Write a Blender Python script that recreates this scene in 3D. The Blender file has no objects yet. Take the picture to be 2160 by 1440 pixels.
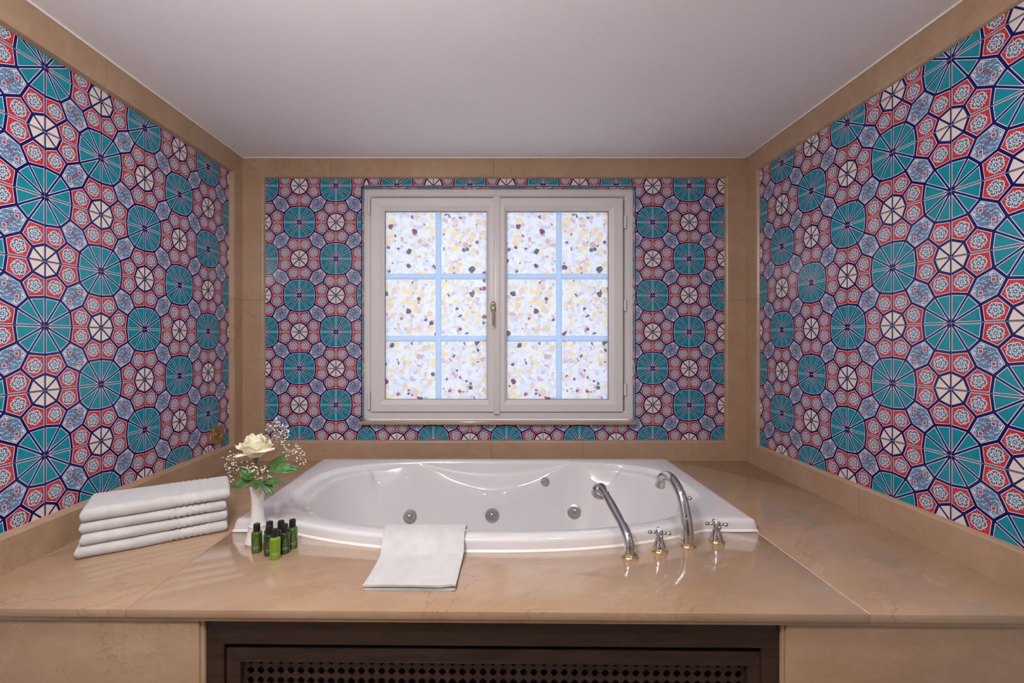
import bpy, bmesh, math, random
from mathutils import Vector, Matrix, noise
from mathutils.bvhtree import BVHTree

S = bpy.context.scene
COL = S.collection
R = math.radians
PI = math.pi
EYE = 1.252                     # eye height above the bathroom floor
DECK = EYE - 0.652              # top of the marble deck
CEIL = EYE + 0.996
BACK = 2.4708                   # glazed face of the tiles, back wall
LEFT, RIGHT = -1.3861, 1.3854   # glazed faces of the tiles, side walls
FL, FR, FB = -1.362, 1.372, 2.4528   # faces of the marble frames

# ------------------------------------------------------------------ camera
cd = bpy.data.cameras.new('camera')
cam = bpy.data.objects.new('camera', cd); COL.objects.link(cam)
cam.location = (0, 0, EYE); cam.rotation_euler = (R(90), 0, 0)
cd.sensor_width = 36; cd.lens = 36 * 952.2 / 2160
cd.shift_x = (1080 - 1040.2) / 2160; cd.shift_y = -1.4 / 2160
cd.clip_start = 0.02
S.camera = cam

# ------------------------------------------------------------------ daylight outside the window
W = bpy.data.worlds.new('daylight'); S.world = W; W.use_nodes = True
W.node_tree.nodes['Background'].inputs[0].default_value = (0.80, 0.90, 1.0, 1)
W.node_tree.nodes['Background'].inputs[1].default_value = 2.7

DOWNLIGHTS = [(-0.62, 0.75, 6.5), (0.62, 0.75, 5.0)]
FILL_GLOBE_W = 90
SCONCE_W = 2.5
LAMP_COL = (1.0, 0.96, 0.93)

# ------------------------------------------------------------------ view
S.view_settings.view_transform = 'Standard'
S.view_settings.look = 'None'
S.view_settings.gamma = 1
S.view_settings.exposure = 0.0
S.view_settings.use_curve_mapping = False

# ------------------------------------------------------------------ materials
def lin(r, g, b):
    f = lambda c: (c / 255 / 12.92) if c / 255 <= 0.04045 else ((c / 255 + 0.055) / 1.055) ** 2.4
    return (f(r), f(g), f(b), 1)

class NT:
    def __init__(s, name):
        s.m = bpy.data.materials.new(name); s.m.use_nodes = True
        s.t = s.m.node_tree; s.n = s.t.nodes; s.p = s.n['Principled BSDF']
    def node(s, kind, **kw):
        x = s.n.new(kind)
        for k, v in kw.items(): setattr(x, k, v)
        return x
    def link(s, a, b): s.t.links.new(a, b)
    def val(s, sock, v):
        if hasattr(v, 'is_output'): s.link(v, sock)
        else: sock.default_value = v
    def math(s, op, a, b=0.0, c=0.0, clamp=False):
        x = s.node('ShaderNodeMath', operation=op, use_clamp=clamp)
        s.val(x.inputs[0], a); s.val(x.inputs[1], b)
        if op in ('MULTIPLY_ADD', 'SMOOTH_MIN', 'COMPARE'): s.val(x.inputs[2], c)
        return x.outputs[0]
    def mix(s, f, a, b, blend='MIX'):
        x = s.node('ShaderNodeMix', data_type='RGBA', blend_type=blend)
        s.val(x.inputs[0], f); s.val(x.inputs[6], a); s.val(x.inputs[7], b)
        return x.outputs[2]
    def ramp(s, f, stops, interp='LINEAR'):
        x = s.node('ShaderNodeValToRGB'); x.color_ramp.interpolation = interp
        e = x.color_ramp.elements
        while len(e) < len(stops): e.new(0.5)
        for i, (p, c) in enumerate(stops):
            e[i].position = p; e[i].color = c if len(c) == 4 else (*c, 1)
        s.link(f, x.inputs[0]); return x.outputs[0]
    def noise(s, vec, scale, detail=4, rough=0.5, dist=0.0):
        x = s.node('ShaderNodeTexNoise'); x.inputs['Scale'].default_value = scale
        x.inputs['Detail'].default_value = detail; x.inputs['Roughness'].default_value = rough
        x.inputs['Distortion'].default_value = dist
        s.link(vec, x.inputs['Vector']); return x.outputs[0]
    def mapping(s, vec, scale=(1, 1, 1), rot=(0, 0, 0), loc=(0, 0, 0)):
        x = s.node('ShaderNodeMapping'); s.link(vec, x.inputs[0])
        s.val(x.inputs[1], loc); x.inputs[2].default_value = rot; x.inputs[3].default_value = scale
        return x.outputs[0]
    def bump(s, h, strength, dist):
        x = s.node('ShaderNodeBump'); x.inputs['Strength'].default_value = strength
        x.inputs['Distance'].default_value = dist; s.link(h, x.inputs['Height'])
        s.link(x.outputs[0], s.p.inputs['Normal'])
    def set(s, **kw):
        names = dict(color='Base Color', rough='Roughness', metal='Metallic', spec='Specular IOR Level',
                     ior='IOR', coat='Coat Weight', coatr='Coat Roughness', trans='Transmission Weight',
                     sheen='Sheen Weight', sss='Subsurface Weight')
        for k, v in kw.items(): s.val(s.p.inputs[names[k]], v)
        return s.m

def plain(name, color, rough=0.4, vary=0.0, scale=30, **kw):
    t = NT(name)
    g = t.node('ShaderNodeTexCoord').outputs['Object']
    n = t.noise(g, scale, 3)
    c = color if len(color) == 4 else (*color, 1)
    lo = tuple(x * (1 - vary) for x in c[:3]) + (1,)
    hi = tuple(min(1, x * (1 + vary)) for x in c[:3]) + (1,)
    t.set(color=t.ramp(n, [(0.3, lo), (0.7, hi)]), rough=rough, **kw)
    return t.m

def marble_mat(name="beige_marble", r0=0.07):
    t = NT(name)
    geo = t.node('ShaderNodeNewGeometry').outputs['Position']
    oi = t.node('ShaderNodeObjectInfo').outputs['Random']
    off = t.math('MULTIPLY', oi, 37.0)
    cmb = t.node('ShaderNodeCombineXYZ')
    t.link(off, cmb.inputs[0]); t.link(off, cmb.inputs[2])
    va = t.node('ShaderNodeVectorMath', operation='ADD'); t.link(geo, va.inputs[0]); t.link(cmb.outputs[0], va.inputs[1])
    v = va.outputs[0]
    vr = t.mapping(t.mapping(v, rot=(0, 0, R(-32))), scale=(.8, 2.0, 1.6))
    big = t.noise(vr, 2.2, 5, 0.55, 0.6)
    fine = t.noise(v, 42, 5, 0.65)
    base = t.ramp(big, [(0.28, (0.355, 0.228, 0.146)), (0.5, (0.408, 0.264, 0.166)), (0.72, (0.445, 0.308, 0.212))])
    cloud = t.ramp(t.noise(vr, 9, 6, 0.68, 1.2), [(0.40, (0, 0, 0)), (0.66, (1, 1, 1))])
    base = t.mix(t.math('MULTIPLY', cloud, 0.22), base, (0.54, 0.41, 0.31, 1))
    base = t.mix(t.math('MULTIPLY', fine, 0.22), base, (0.30, 0.185, 0.11, 1))
    # thin dark veins
    w1 = t.noise(t.mapping(t.mapping(v, rot=(0.2, 0.12, R(-42))), scale=(.55, 2.1, 1.3)), 1.9, 8, 0.66, .55)
    d1 = t.math('ABSOLUTE', t.math('SUBTRACT', w1, 0.5))
    m1 = t.ramp(d1, [(0.0, (1, 1, 1)), (0.008, (0.0, 0.0, 0.0))])
    gate = t.ramp(t.noise(v, 3.1, 2), [(0.44, (0, 0, 0)), (0.60, (1, 1, 1))])
    f1 = t.math('MULTIPLY', t.math('MULTIPLY', m1, gate), 0.50)
    base = t.mix(f1, base, (0.20, 0.105, 0.055, 1))
    # pale veins
    w2 = t.noise(t.mapping(t.mapping(v, rot=(0.1, 0.3, R(-28)), loc=(5, 2, 9)), scale=(.5, 1.9, 1.3)), 2.1, 8, 0.64, 0.5)
    d2 = t.math('ABSOLUTE', t.math('SUBTRACT', w2, 0.5))
    m2 = t.ramp(d2, [(0.0, (1, 1, 1)), (0.005, (0, 0, 0))])
    gate2 = t.ramp(t.noise(t.mapping(v, loc=(3, 8, 1)), 3.7, 2), [(0.52, (0, 0, 0)), (0.64, (1, 1, 1))])
    base = t.mix(t.math('MULTIPLY', t.math('MULTIPLY', m2, gate2), 0.16), base, (0.72, 0.58, 0.45, 1))
    rg = t.math('MULTIPLY_ADD', t.noise(v, 6, 3), 0.07, r0)
    t.set(color=base, rough=rg, spec=0.5, coat=(0.6 if r0 < .1 else 0.0), coatr=0.10)
    return t.m

def wood_mat():
    t = NT('dark_wood')
    o = t.node('ShaderNodeTexCoord').outputs['Object']
    g = t.noise(t.mapping(o, scale=(2, 14, 14)), 5, 6, 0.6, 0.4)
    c = t.ramp(g, [(0.3, (0.018, 0.009, 0.006)), (0.6, (0.042, 0.021, 0.015)), (0.8, (0.064, 0.029, 0.019))])
    t.set(color=c, rough=0.36)
    return t.m

def terry_mat():
    t = NT('white_terry')
    o = t.node('ShaderNodeTexCoord').outputs['Object']
    n = t.noise(o, 420, 3, 0.7); n2 = t.noise(o, 26, 3)
    t.set(color=t.ramp(n2, [(0.3, (0.56, 0.55, 0.55)), (0.7, (0.63, 0.62, 0.62))]), rough=0.92, spec=0.15, sheen=0.35)
    t.bump(t.math('ADD', n, t.math('MULTIPLY', n2, 0.4)), 0.55, 0.0016)
    return t.m

def film_mat():
    """printed pebble film on the panes: daylight shines through it"""
    t = NT('pebble_film')
    o = t.node('ShaderNodeTexCoord').outputs['Object']
    wob = t.node('ShaderNodeTexNoise'); wob.inputs['Scale'].default_value = 26; wob.inputs['Detail'].default_value = 2
    t.link(o, wob.inputs['Vector'])
    ws = t.node('ShaderNodeVectorMath', operation='SCALE'); t.link(wob.outputs['Color'], ws.inputs[0]); ws.inputs[3].default_value = 0.016
    wa = t.node('ShaderNodeVectorMath', operation='ADD'); t.link(o, wa.inputs[0]); t.link(ws.outputs[0], wa.inputs[1])
    v = t.mapping(wa.outputs[0], scale=(1, 0, 1))
    def vor(scale, feature, rnd=1.0, loc=(0, 0, 0)):
        x = t.node('ShaderNodeTexVoronoi', voronoi_dimensions='3D', feature=feature)
        x.inputs['Scale'].default_value = scale; x.inputs['Randomness'].default_value = rnd
        t.link(t.mapping(v, loc=loc), x.inputs['Vector']); return x
    def layer(scale, loc, stops, under, edgecol, ew, rr):
        """rounded pebbles: cells trimmed to a radius, laid over what is under them"""
        a = vor(scale, 'F1', 1.0, loc); b = vor(scale, 'DISTANCE_TO_EDGE', 1.0, loc)
        sep = t.node('ShaderNodeSeparateColor'); t.link(a.outputs['Color'], sep.inputs[0])
        col = t.ramp(sep.outputs[0], stops, 'CONSTANT')
        st = t.noise(t.mapping(v, scale=(1, 1, 2.8), rot=(0, 0.7, 0)), 75, 5, 0.75, .6)
        col = t.mix(t.ramp(st, [(0.50, (0, 0, 0)), (0.62, (0.5, 0.5, 0.5))]), col, (0.93, 0.91, 0.95, 1))
        dk = t.noise(t.mapping(v, scale=(1, 1, 2.2), rot=(0, -0.5, 0), loc=(2, 0, 5)), 60, 5, 0.75, .8)
        col = t.mix(t.ramp(dk, [(0.56, (0, 0, 0)), (0.66, (0.30, 0.30, 0.30))]), col, (0.62, 0.48, 0.42, 1))
        e = t.ramp(b.outputs['Distance'], [(0.0, (1, 1, 1)), (ew, (0.9, 0.9, 0.9)), (ew * 1.6, (0, 0, 0))])
        col = t.mix(e, col, edgecol)
        rnd = t.ramp(a.outputs['Distance'], [(rr - .03, (0, 0, 0)), (rr, (1, 1, 1))])
        return col, rnd, sep
    whites = [(0.0, (0.95, 0.95, 0.98)), (0.22, (0.86, 0.88, 0.96)), (0.40, (0.97, 0.97, 0.99)), (0.56, (0.95, 0.91, 0.86)),
              (0.64, (0.80, 0.80, 0.92)), (0.73, (0.96, 0.82, 0.70)), (0.80, (0.96, 0.88, 0.74)), (0.86, (0.84, 0.68, 0.70)),
              (0.905, (0.46, 0.24, 0.38)), (0.945, (0.72, 0.70, 0.74)), (0.975, (0.24, 0.28, 0.31))]
    small, rs_, _ = layer(52, (0.3, 0, 0.7), whites, None, (0.77, 0.79, 0.88, 1), 0.035, .66)
    small = t.mix(rs_, small, (0.92, 0.93, 0.98, 1))
    bigs = [(0.0, (0.97, 0.85, 0.60)), (0.22, (0.96, 0.78, 0.62)), (0.38, (0.97, 0.92, 0.80)), (0.54, (0.87, 0.86, 0.95)),
            (0.66, (0.95, 0.95, 0.98)), (0.78, (0.95, 0.79, 0.56)), (0.90, (0.80, 0.64, 0.68)), (0.945, (0.42, 0.20, 0.32)),
            (0.975, (0.24, 0.28, 0.30))]
    bigc, rb_, sep = layer(31, (0, 0, 0), bigs, None, (0.94, 0.93, 0.96, 1), 0.045, .60)
    sel = t.math('MULTIPLY', t.math('GREATER_THAN', sep.outputs[1], 0.46), t.math('SUBTRACT', 1.0, rb_))
    col = t.mix(sel, small, bigc)
    tr = t.node('ShaderNodeBsdfTranslucent'); t.link(col, tr.inputs[0])
    df = t.node('ShaderNodeBsdfDiffuse'); t.link(col, df.inputs[0])
    m0 = t.node('ShaderNodeMixShader'); m0.inputs[0].default_value = 0.80
    t.link(df.outputs[0], m0.inputs[1]); t.link(tr.outputs[0], m0.inputs[2])
    gl = t.node('ShaderNodeBsdfGlossy'); gl.inputs['Roughness'].default_value = 0.42
    fr = t.node('ShaderNodeFresnel'); fr.inputs[0].default_value = 1.45
    m1 = t.node('ShaderNodeMixShader'); t.link(fr.outputs[0], m1.inputs[0])
    t.link(m0.outputs[0], m1.inputs[1]); t.link(gl.outputs[0], m1.inputs[2])
    t.link(m1.outputs[0], t.n['Material Output'].inputs[0])
    return t.m

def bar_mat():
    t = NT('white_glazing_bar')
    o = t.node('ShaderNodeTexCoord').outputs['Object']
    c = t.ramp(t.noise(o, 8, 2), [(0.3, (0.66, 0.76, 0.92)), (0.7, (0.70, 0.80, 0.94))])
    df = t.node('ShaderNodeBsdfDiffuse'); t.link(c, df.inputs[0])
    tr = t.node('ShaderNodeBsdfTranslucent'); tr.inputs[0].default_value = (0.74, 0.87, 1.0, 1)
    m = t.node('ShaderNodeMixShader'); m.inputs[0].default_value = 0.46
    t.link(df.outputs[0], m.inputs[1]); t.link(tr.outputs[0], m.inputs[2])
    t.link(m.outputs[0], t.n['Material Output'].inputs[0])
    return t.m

def emit_mat(name, col, strength):
    t = NT(name)
    t.p.inputs['Emission Color'].default_value = (*col, 1); t.p.inputs['Emission Strength'].default_value = strength
    t.set(color=(0.9, 0.88, 0.85, 1), rough=0.4)
    return t.m

M = {}
M['marble'] = marble_mat()
M['marble_wall'] = marble_mat('honed_beige_marble', 0.27)
M['wood'] = wood_mat()
M['terry'] = terry_mat()
M['film'] = film_mat()
M['bar'] = bar_mat()
M['ceiling'] = plain('ceiling_paint', (0.88, 0.86, 0.91), 0.85, 0.015, 4)
M['plaster'] = plain('cream_plaster', (0.55, 0.52, 0.50), 0.8, 0.03, 5)
M['plaster_joint'] = plain('beige_joint', (0.36, 0.25, 0.17), 0.6, 0.05)
M['floor'] = plain('floor_stone', (0.30, 0.22, 0.16), 0.25, 0.12, 6)
M['acrylic'] = plain('white_acrylic', (0.73, 0.705, 0.715), 0.045, 0.01, 4, coat=0.6, coatr=0.02)
M['sealant'] = plain('white_sealant', (0.86, 0.83, 0.80), 0.45, 0.02)
M['pvc'] = plain('white_window_plastic', (0.69, 0.655, 0.655), 0.32, 0.01, 5)
M['pvc_dark'] = plain('grey_gasket', (0.18, 0.16, 0.16), 0.6, 0.05)
M['chrome'] = plain('chrome', (0.56, 0.56, 0.585), 0.05, 0.01, metal=1.0)
M['gold'] = plain('polished_brass', (0.80, 0.62, 0.34), 0.12, 0.03, metal=1.0)
M['bronze'] = plain('antique_brass', (0.55, 0.45, 0.34), 0.22, 0.05, metal=1.0)
M['steel'] = plain('satin_jet_ring', (0.50, 0.50, 0.52), 0.22, 0.05, metal=0.8)
M['black'] = plain('black_plastic', (0.012, 0.011, 0.010), 0.28, 0.2)
M['void'] = plain('painted_cavity_shade', (0.006, 0.005, 0.005), 0.9, 0.2)
M['porcelain'] = plain('white_porcelain', (0.76, 0.73, 0.72), 0.12, 0.01, coat=0.4)
M['brassplate'] = plain('brass_socket_plate', (0.42, 0.30, 0.12), 0.30, 0.10, 60, metal=0.75)
M['petal'] = plain('cream_petal', (0.86, 0.78, 0.58), 0.6, 0.05, 40, sss=0.15)
M['leaf'] = plain('rose_leaf', (0.045, 0.13, 0.025), 0.38, 0.45, 60)
M['stem'] = plain('green_stem', (0.10, 0.14, 0.04), 0.5, 0.2, 60)
M['twig'] = plain('thin_twig', (0.30, 0.25, 0.14), 0.6, 0.2, 60)
M['blossom'] = plain('white_blossom', (0.86, 0.80, 0.74), 0.7, 0.05)
M['lime'] = plain('lime_bottle', (0.175, 0.300, 0.010), 0.16, 0.10, 25, coat=0.6, coatr=0.05)
M['green'] = plain('green_bottle', (0.050, 0.115, 0.010), 0.14, 0.35, 18, coat=0.6, coatr=0.05)
M['forest'] = plain('dark_green_bottle', (0.014, 0.042, 0.010), 0.14, 0.35, 18, coat=0.6, coatr=0.05)
M['print'] = plain('pale_label_print', (0.42, 0.50, 0.34), 0.5, 0.05)
M['print_dim'] = plain('faint_label_print', (0.20, 0.28, 0.12), 0.5, 0.05)
M['grout'] = plain('mauve_grout', (0.36, 0.31, 0.38), 0.85, 0.12, 50)
M['lampglow'] = emit_mat('lamp_glow', LAMP_COL, 6.0)
def glaze(name, c, vary=0.06):
    return plain(name, c, 0.14, vary, 26, spec=0.32)
TILE_M = [glaze('glaze_navy', lin(6, 13, 90), 0.10), glaze('glaze_white', lin(224, 219, 230), 0.02),
          glaze('glaze_teal', lin(9, 134, 152), 0.12), glaze('glaze_red', lin(202, 42, 43), 0.10),
          glaze('glaze_cream', lin(216, 203, 195), 0.02), glaze('glaze_steel_blue', lin(86, 130, 164), 0.16),
          glaze('glaze_ink', lin(14, 18, 50), 0.10), glaze('glaze_rose', lin(196, 72, 100), 0.10),
          glaze('glaze_pale_blue', lin(176, 196, 220), 0.08), glaze('glaze_petal_teal', lin(72, 128, 150), 0.14)]
NAVY, WHITE, TEAL, RED, CREAM, BLUE, INK, ROSE, PALE, PETAL = range(10)

# ------------------------------------------------------------------ mesh helpers
def mk(name, verts, faces, mats, parent=None, loc=None, smooth=False, mi=None, mat4=None, angle=None):
    me = bpy.data.meshes.new(name)
    me.from_pydata([tuple(v) for v in verts], [], [tuple(f) for f in faces])
    if not isinstance(mats, (list, tuple)): mats = [mats]
    for m in mats: me.materials.append(m)
    if mi: me.polygons.foreach_set('material_index', mi)
    if smooth: me.polygons.foreach_set('use_smooth', [True] * len(me.polygons))
    me.update()
    if smooth and angle: me.set_sharp_from_angle(angle=R(angle))
    return link(name, me, parent, loc, mat4)

def link(name, me, parent=None, loc=None, mat4=None):
    o = bpy.data.objects.new(name, me); COL.objects.link(o)
    if parent: o.parent = parent
    if mat4 is not None: o.matrix_local = mat4
    elif loc is not None: o.location = loc
    return o

def thing(name, label, cat, loc=(0, 0, 0), rotz=0.0, group=None):
    o = bpy.data.objects.new(name, None); COL.objects.link(o)
    o.empty_display_size = 0.05
    o.location = loc; o.rotation_euler = (0, 0, rotz)
    o['label'] = label; o['category'] = cat
    if group: o['group'] = group
    return o

class G:
    """vertex / face collector"""
    def __init__(s): s.v = []; s.f = []; s.m = []
    def add(s, v, f, m=0):
        k = len(s.v); s.v += [Vector(p) for p in v]
        s.f += [tuple(i + k for i in q) for q in f]; s.m += [m] * len(f); return s
    def box(s, x0, x1, y0, y1, z0, z1, m=0):
        v = [(x0, y0, z0), (x1, y0, z0), (x1, y1, z0), (x0, y1, z0), (x0, y0, z1), (x1, y0, z1), (x1, y1, z1), (x0, y1, z1)]
        return s.add(v, [(3, 2, 1, 0), (4, 5, 6, 7), (0, 1, 5, 4), (1, 2, 6, 5), (2, 3, 7, 6), (3, 0, 4, 7)], m)
    def rings(s, rs, closed=True, cap0=True, cap1=True, m=0):
        n = len(rs[0]); v = [p for r in rs for p in r]; f = []
        for i in range(len(rs) - 1):
            for j in range(n if closed else n - 1):
                k = (j + 1) % n
                f.append((i * n + j, i * n + k, (i + 1) * n + k, (i + 1) * n + j))
        if cap0: f.append(tuple(range(n - 1, -1, -1)))
        if cap1: f.append(tuple((len(rs) - 1) * n + j for j in range(n)))
        return s.add(v, f, m)
    def lathe(s, prof, n=32, c=(0, 0, 0), m=0, cap0=True, cap1=True):
        rs = [[(c[0] + r * math.cos(2 * PI * j / n), c[1] + r * math.sin(2 * PI * j / n), c[2] + z) for j in range(n)] for r, z in prof]
        return s.rings(rs, True, cap0, cap1, m)
    def tube(s, path, rad, n=12, m=0, cap=True):
        path = [Vector(p) for p in path]
        if not isinstance(rad, (list, tuple)): rad = [rad] * len(path)
        rs = []; up = None
        for i, p in enumerate(path):
            t = (path[min(i + 1, len(path) - 1)] - path[max(i - 1, 0)]).normalized()
            if up is None:
                up = Vector((0, 0, 1)) if abs(t.z) < 0.9 else Vector((1, 0, 0))
            a = t.cross(up).normalized(); b = a.cross(t).normalized(); up = b
            rs.append([p + (a * math.cos(2 * PI * j / n) + b * math.sin(2 * PI * j / n)) * rad[i] for j in range(n)])
        return s.rings(rs, True, cap, cap, m)
    def prism(s, poly, z0, z1, m=0):
        n = len(poly)
        v = [(x, y, z0) for x, y in poly] + [(x, y, z1) for x, y in poly]
        f = [tuple(range(n - 1, -1, -1)), tuple(range(n, 2 * n))] + [(i, (i + 1) % n, n + (i + 1) % n, n + i) for i in range(n)]
        return s.add(v, f, m)
    def build(s, name, mats, parent=None, loc=None, smooth=False, bevel=0, segs=2, mat4=None, angle=40):
        o = mk(name, s.v, s.f, mats, parent, loc, False, s.m, mat4)
        bm = bmesh.new(); bm.from_mesh(o.data)
        bmesh.ops.recalc_face_normals(bm, faces=bm.faces)
        if bevel:
            es = [e for e in bm.edges if e.is_manifold and e.calc_face_angle(0) > R(25)]
            bmesh.ops.bevel(bm, geom=es, offset=bevel, segments=segs, affect='EDGES', profile=0.5, clamp_overlap=True)
        bm.to_mesh(o.data); bm.free()
        if smooth or bevel:
            o.data.polygons.foreach_set('use_smooth', [True] * len(o.data.polygons))
            o.data.set_sharp_from_angle(angle=R(angle))
        return o

def sstep(a, b, x):
    t = max(0.0, min(1.0, (x - a) / (b - a))); return t * t * (3 - 2 * t)

def catmull(pts, per=6):
    pts = [Vector(p) for p in pts]; out = []
    for i in range(len(pts) - 1):
        p0 = pts[max(i - 1, 0)]; p1 = pts[i]; p2 = pts[i + 1]; p3 = pts[min(i + 2, len(pts) - 1)]
        for k in range(per):
            t = k / per
            out.append(0.5 * ((2 * p1) + (p2 - p0) * t + (2 * p0 - 5 * p1 + 4 * p2 - p3) * t * t + (3 * p1 - p0 - 3 * p2 + p3) * t ** 3))
    out.append(pts[-1]); return out

def structure(o): o['kind'] = 'structure'; return o

# ------------------------------------------------------------------ room shell
ROOM_Y0 = -2.3
structure(G().box(-1.62, 1.62, ROOM_Y0 - .1, 2.62, -0.10, 0.0).build('floor', M['floor']))
structure(G().box(-1.62, 1.62, ROOM_Y0 - .1, 2.62, CEIL, CEIL + 0.10).build('ceiling', M['ceiling']))
for q in ((FL, FR, FB - .006, FB), (FL, FL + .006, .79, FB - .006), (FR - .006, FR, .79, FB - .006)):
    G().box(q[0], q[1], q[2], q[3], CEIL - .0055, CEIL).build('cornice_bead', M['sealant'], bpy.data.objects['ceiling'], bevel=.0015)
GR = 0.0022                     # the glaze stands this far proud of the grout
WB, WL, WR = BACK + 0.004, LEFT - 0.004, RIGHT + 0.004
wall_left = structure(G().box(WL - 0.12, WL, ROOM_Y0, 2.62, 0, CEIL).build('wall_left', M['plaster']))
wall_right = structure(G().box(WR, WR + 0.12, ROOM_Y0, 2.62, 0, CEIL).build('wall_right', M['plaster']))
structure(G().box(-1.62, 1.62, ROOM_Y0 - 0.1, ROOM_Y0, 0, CEIL).build('wall_front', M['plaster']))
OX0, OX1, OZ0, OZ1 = -0.722, 0.7805, EYE - 0.452, EYE + 0.8474      # window opening in the wall
g = G()
g.box(WL, OX0, WB, 2.62, 0, CEIL); g.box(OX1, WR, WB, 2.62, 0, CEIL)
g.box(OX0, OX1, WB, 2.62, OZ1, CEIL); g.box(OX0, OX1, WB, 2.62, 0, OZ0)
wall_back = structure(g.build('wall_back', M['plaster']))

added_door = bpy.data.objects.new('added_door', None); COL.objects.link(added_door); structure(added_door)  # unseen dark door, added to put contrast into the chrome reflections
added_door.location = (0.0, ROOM_Y0, 0)
for bx in ((-.50, -.43, 0, 2.10), (.43, .50, 0, 2.10), (-.43, .43, 2.03, 2.10)):
    G().box(bx[0], bx[1], 0, .03, bx[2], bx[3]).build('added_door_casing', M['wood'], added_door, bevel=.004)
G().box(-.428, .428, .004, .022, .005, 2.028).build('added_door_leaf', M['wood'], added_door, bevel=.003)
for pz in ((.15, .85), (1.0, 1.9)):
    G().box(-.30, .30, .022, .028, pz[0], pz[1]).build('added_door_panel', M['wood'], added_door, bevel=.004)

# ------------------------------------------------------------------ the painted tile
P0, P1, P2, P3 = (.447, 0), (.415, .25), (.25, .415), (0, .447)
Q0, Q1, Q2 = (1 - .262, 0), (1 - .188, .188), (1, .262)
XV = (.640, .360)
opp = lambda p: (1 - p[0], 1 - p[1])

def inset(poly, ds):
    n = len(poly); lines = []
    ar = sum(poly[i][0] * poly[(i + 1) % n][1] - poly[(i + 1) % n][0] * poly[i][1] for i in range(n))
    sg = 1 if ar > 0 else -1
    for i in range(n):
        a, b = poly[i], poly[(i + 1) % n]
        dx, dy = b[0] - a[0], b[1] - a[1]; l = math.hypot(dx, dy)
        nx, ny = -dy / l * sg, dx / l * sg
        lines.append((nx, ny, nx * a[0] + ny * a[1] + ds[i]))
    out = []
    for i in range(n):
        a1, b1, c1 = lines[i - 1]; a2, b2, c2 = lines[i]
        det = a1 * b2 - a2 * b1
        out.append(((c1 * b2 - c2 * b1) / det, (a1 * c2 - a2 * c1) / det))
    return out

def on_edge(a, b):
    return any(abs(a[k] - e) < 1e-6 and abs(b[k] - e) < 1e-6 for k in (0, 1) for e in (0.0, 1.0))

def polar(c, r, th): return (c[0] + r * math.cos(th), c[1] + r * math.sin(th))

def rosette(c, ang, Rr, out):
    def lobes(rad, amp, n, ph, m, lay, pts=40):
        out.append(([polar(c, rad * (1 + amp * math.cos(n * (2 * PI * j / pts - ph))), 2 * PI * j / pts) for j in range(pts)], m, lay))
    for k in range(5):
        a = ang + 2 * PI * k / 5 + PI / 5           # petals face the sides
        def fan(r_in, r_out, half, scal, m, lay, n=9):
            p = [polar(c, r_in, a + half * 0.55), polar(c, r_in, a - half * 0.55)]
            for j in range(n):
                u = -1 + 2 * j / (n - 1)
                rr = r_out * (1 - 0.20 * abs(u) ** 3 + scal * abs(math.cos(1.5 * PI * u)) - scal)
                p.append(polar(c, rr, a + u * half))
            out.append((p, m, lay))
        fan(.25 * Rr, 1.04 * Rr, R(35), .08, INK, 3, 13)
        fan(.25 * Rr, 1.0 * Rr, R(31.5), .09, WHITE, 4, 13)
        fan(.50 * Rr, .88 * Rr, R(26), .10, INK, 4.6)
        fan(.55 * Rr, .84 * Rr, R(24), .10, PETAL, 5)
        fan(.38 * Rr, .68 * Rr, R(17), .0, INK, 5.6, 4)
        fan(.40 * Rr, .64 * Rr, R(13), .0, WHITE, 6, 4)
    for k in range(5):
        a = ang + 2 * PI * k / 5                     # pointed sepals face the corners
        def tri(tip, base, w, m, lay):
            out.append(([polar(c, tip, a), polar(polar(c, base, a), w, a + PI / 2), polar(polar(c, base, a), w, a - PI / 2)], m, lay))
        tri(1.12 * Rr, .30 * Rr, .225 * Rr, INK, 6.3)
        tri(1.09 * Rr, .33 * Rr, .20 * Rr, WHITE, 7)
        tri(.84 * Rr, .40 * Rr, .10 * Rr, INK, 8)
    lobes(.42 * Rr, .13, 5, ang, INK, 9)
    lobes(.37 * Rr, .14, 5, ang, WHITE, 10)
    lobes(.27 * Rr, .16, 5, ang, PETAL, 11)
    out.append(([polar(c, .10 * Rr, 2 * PI * j / 8) for j in range(8)], WHITE, 12))

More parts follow.
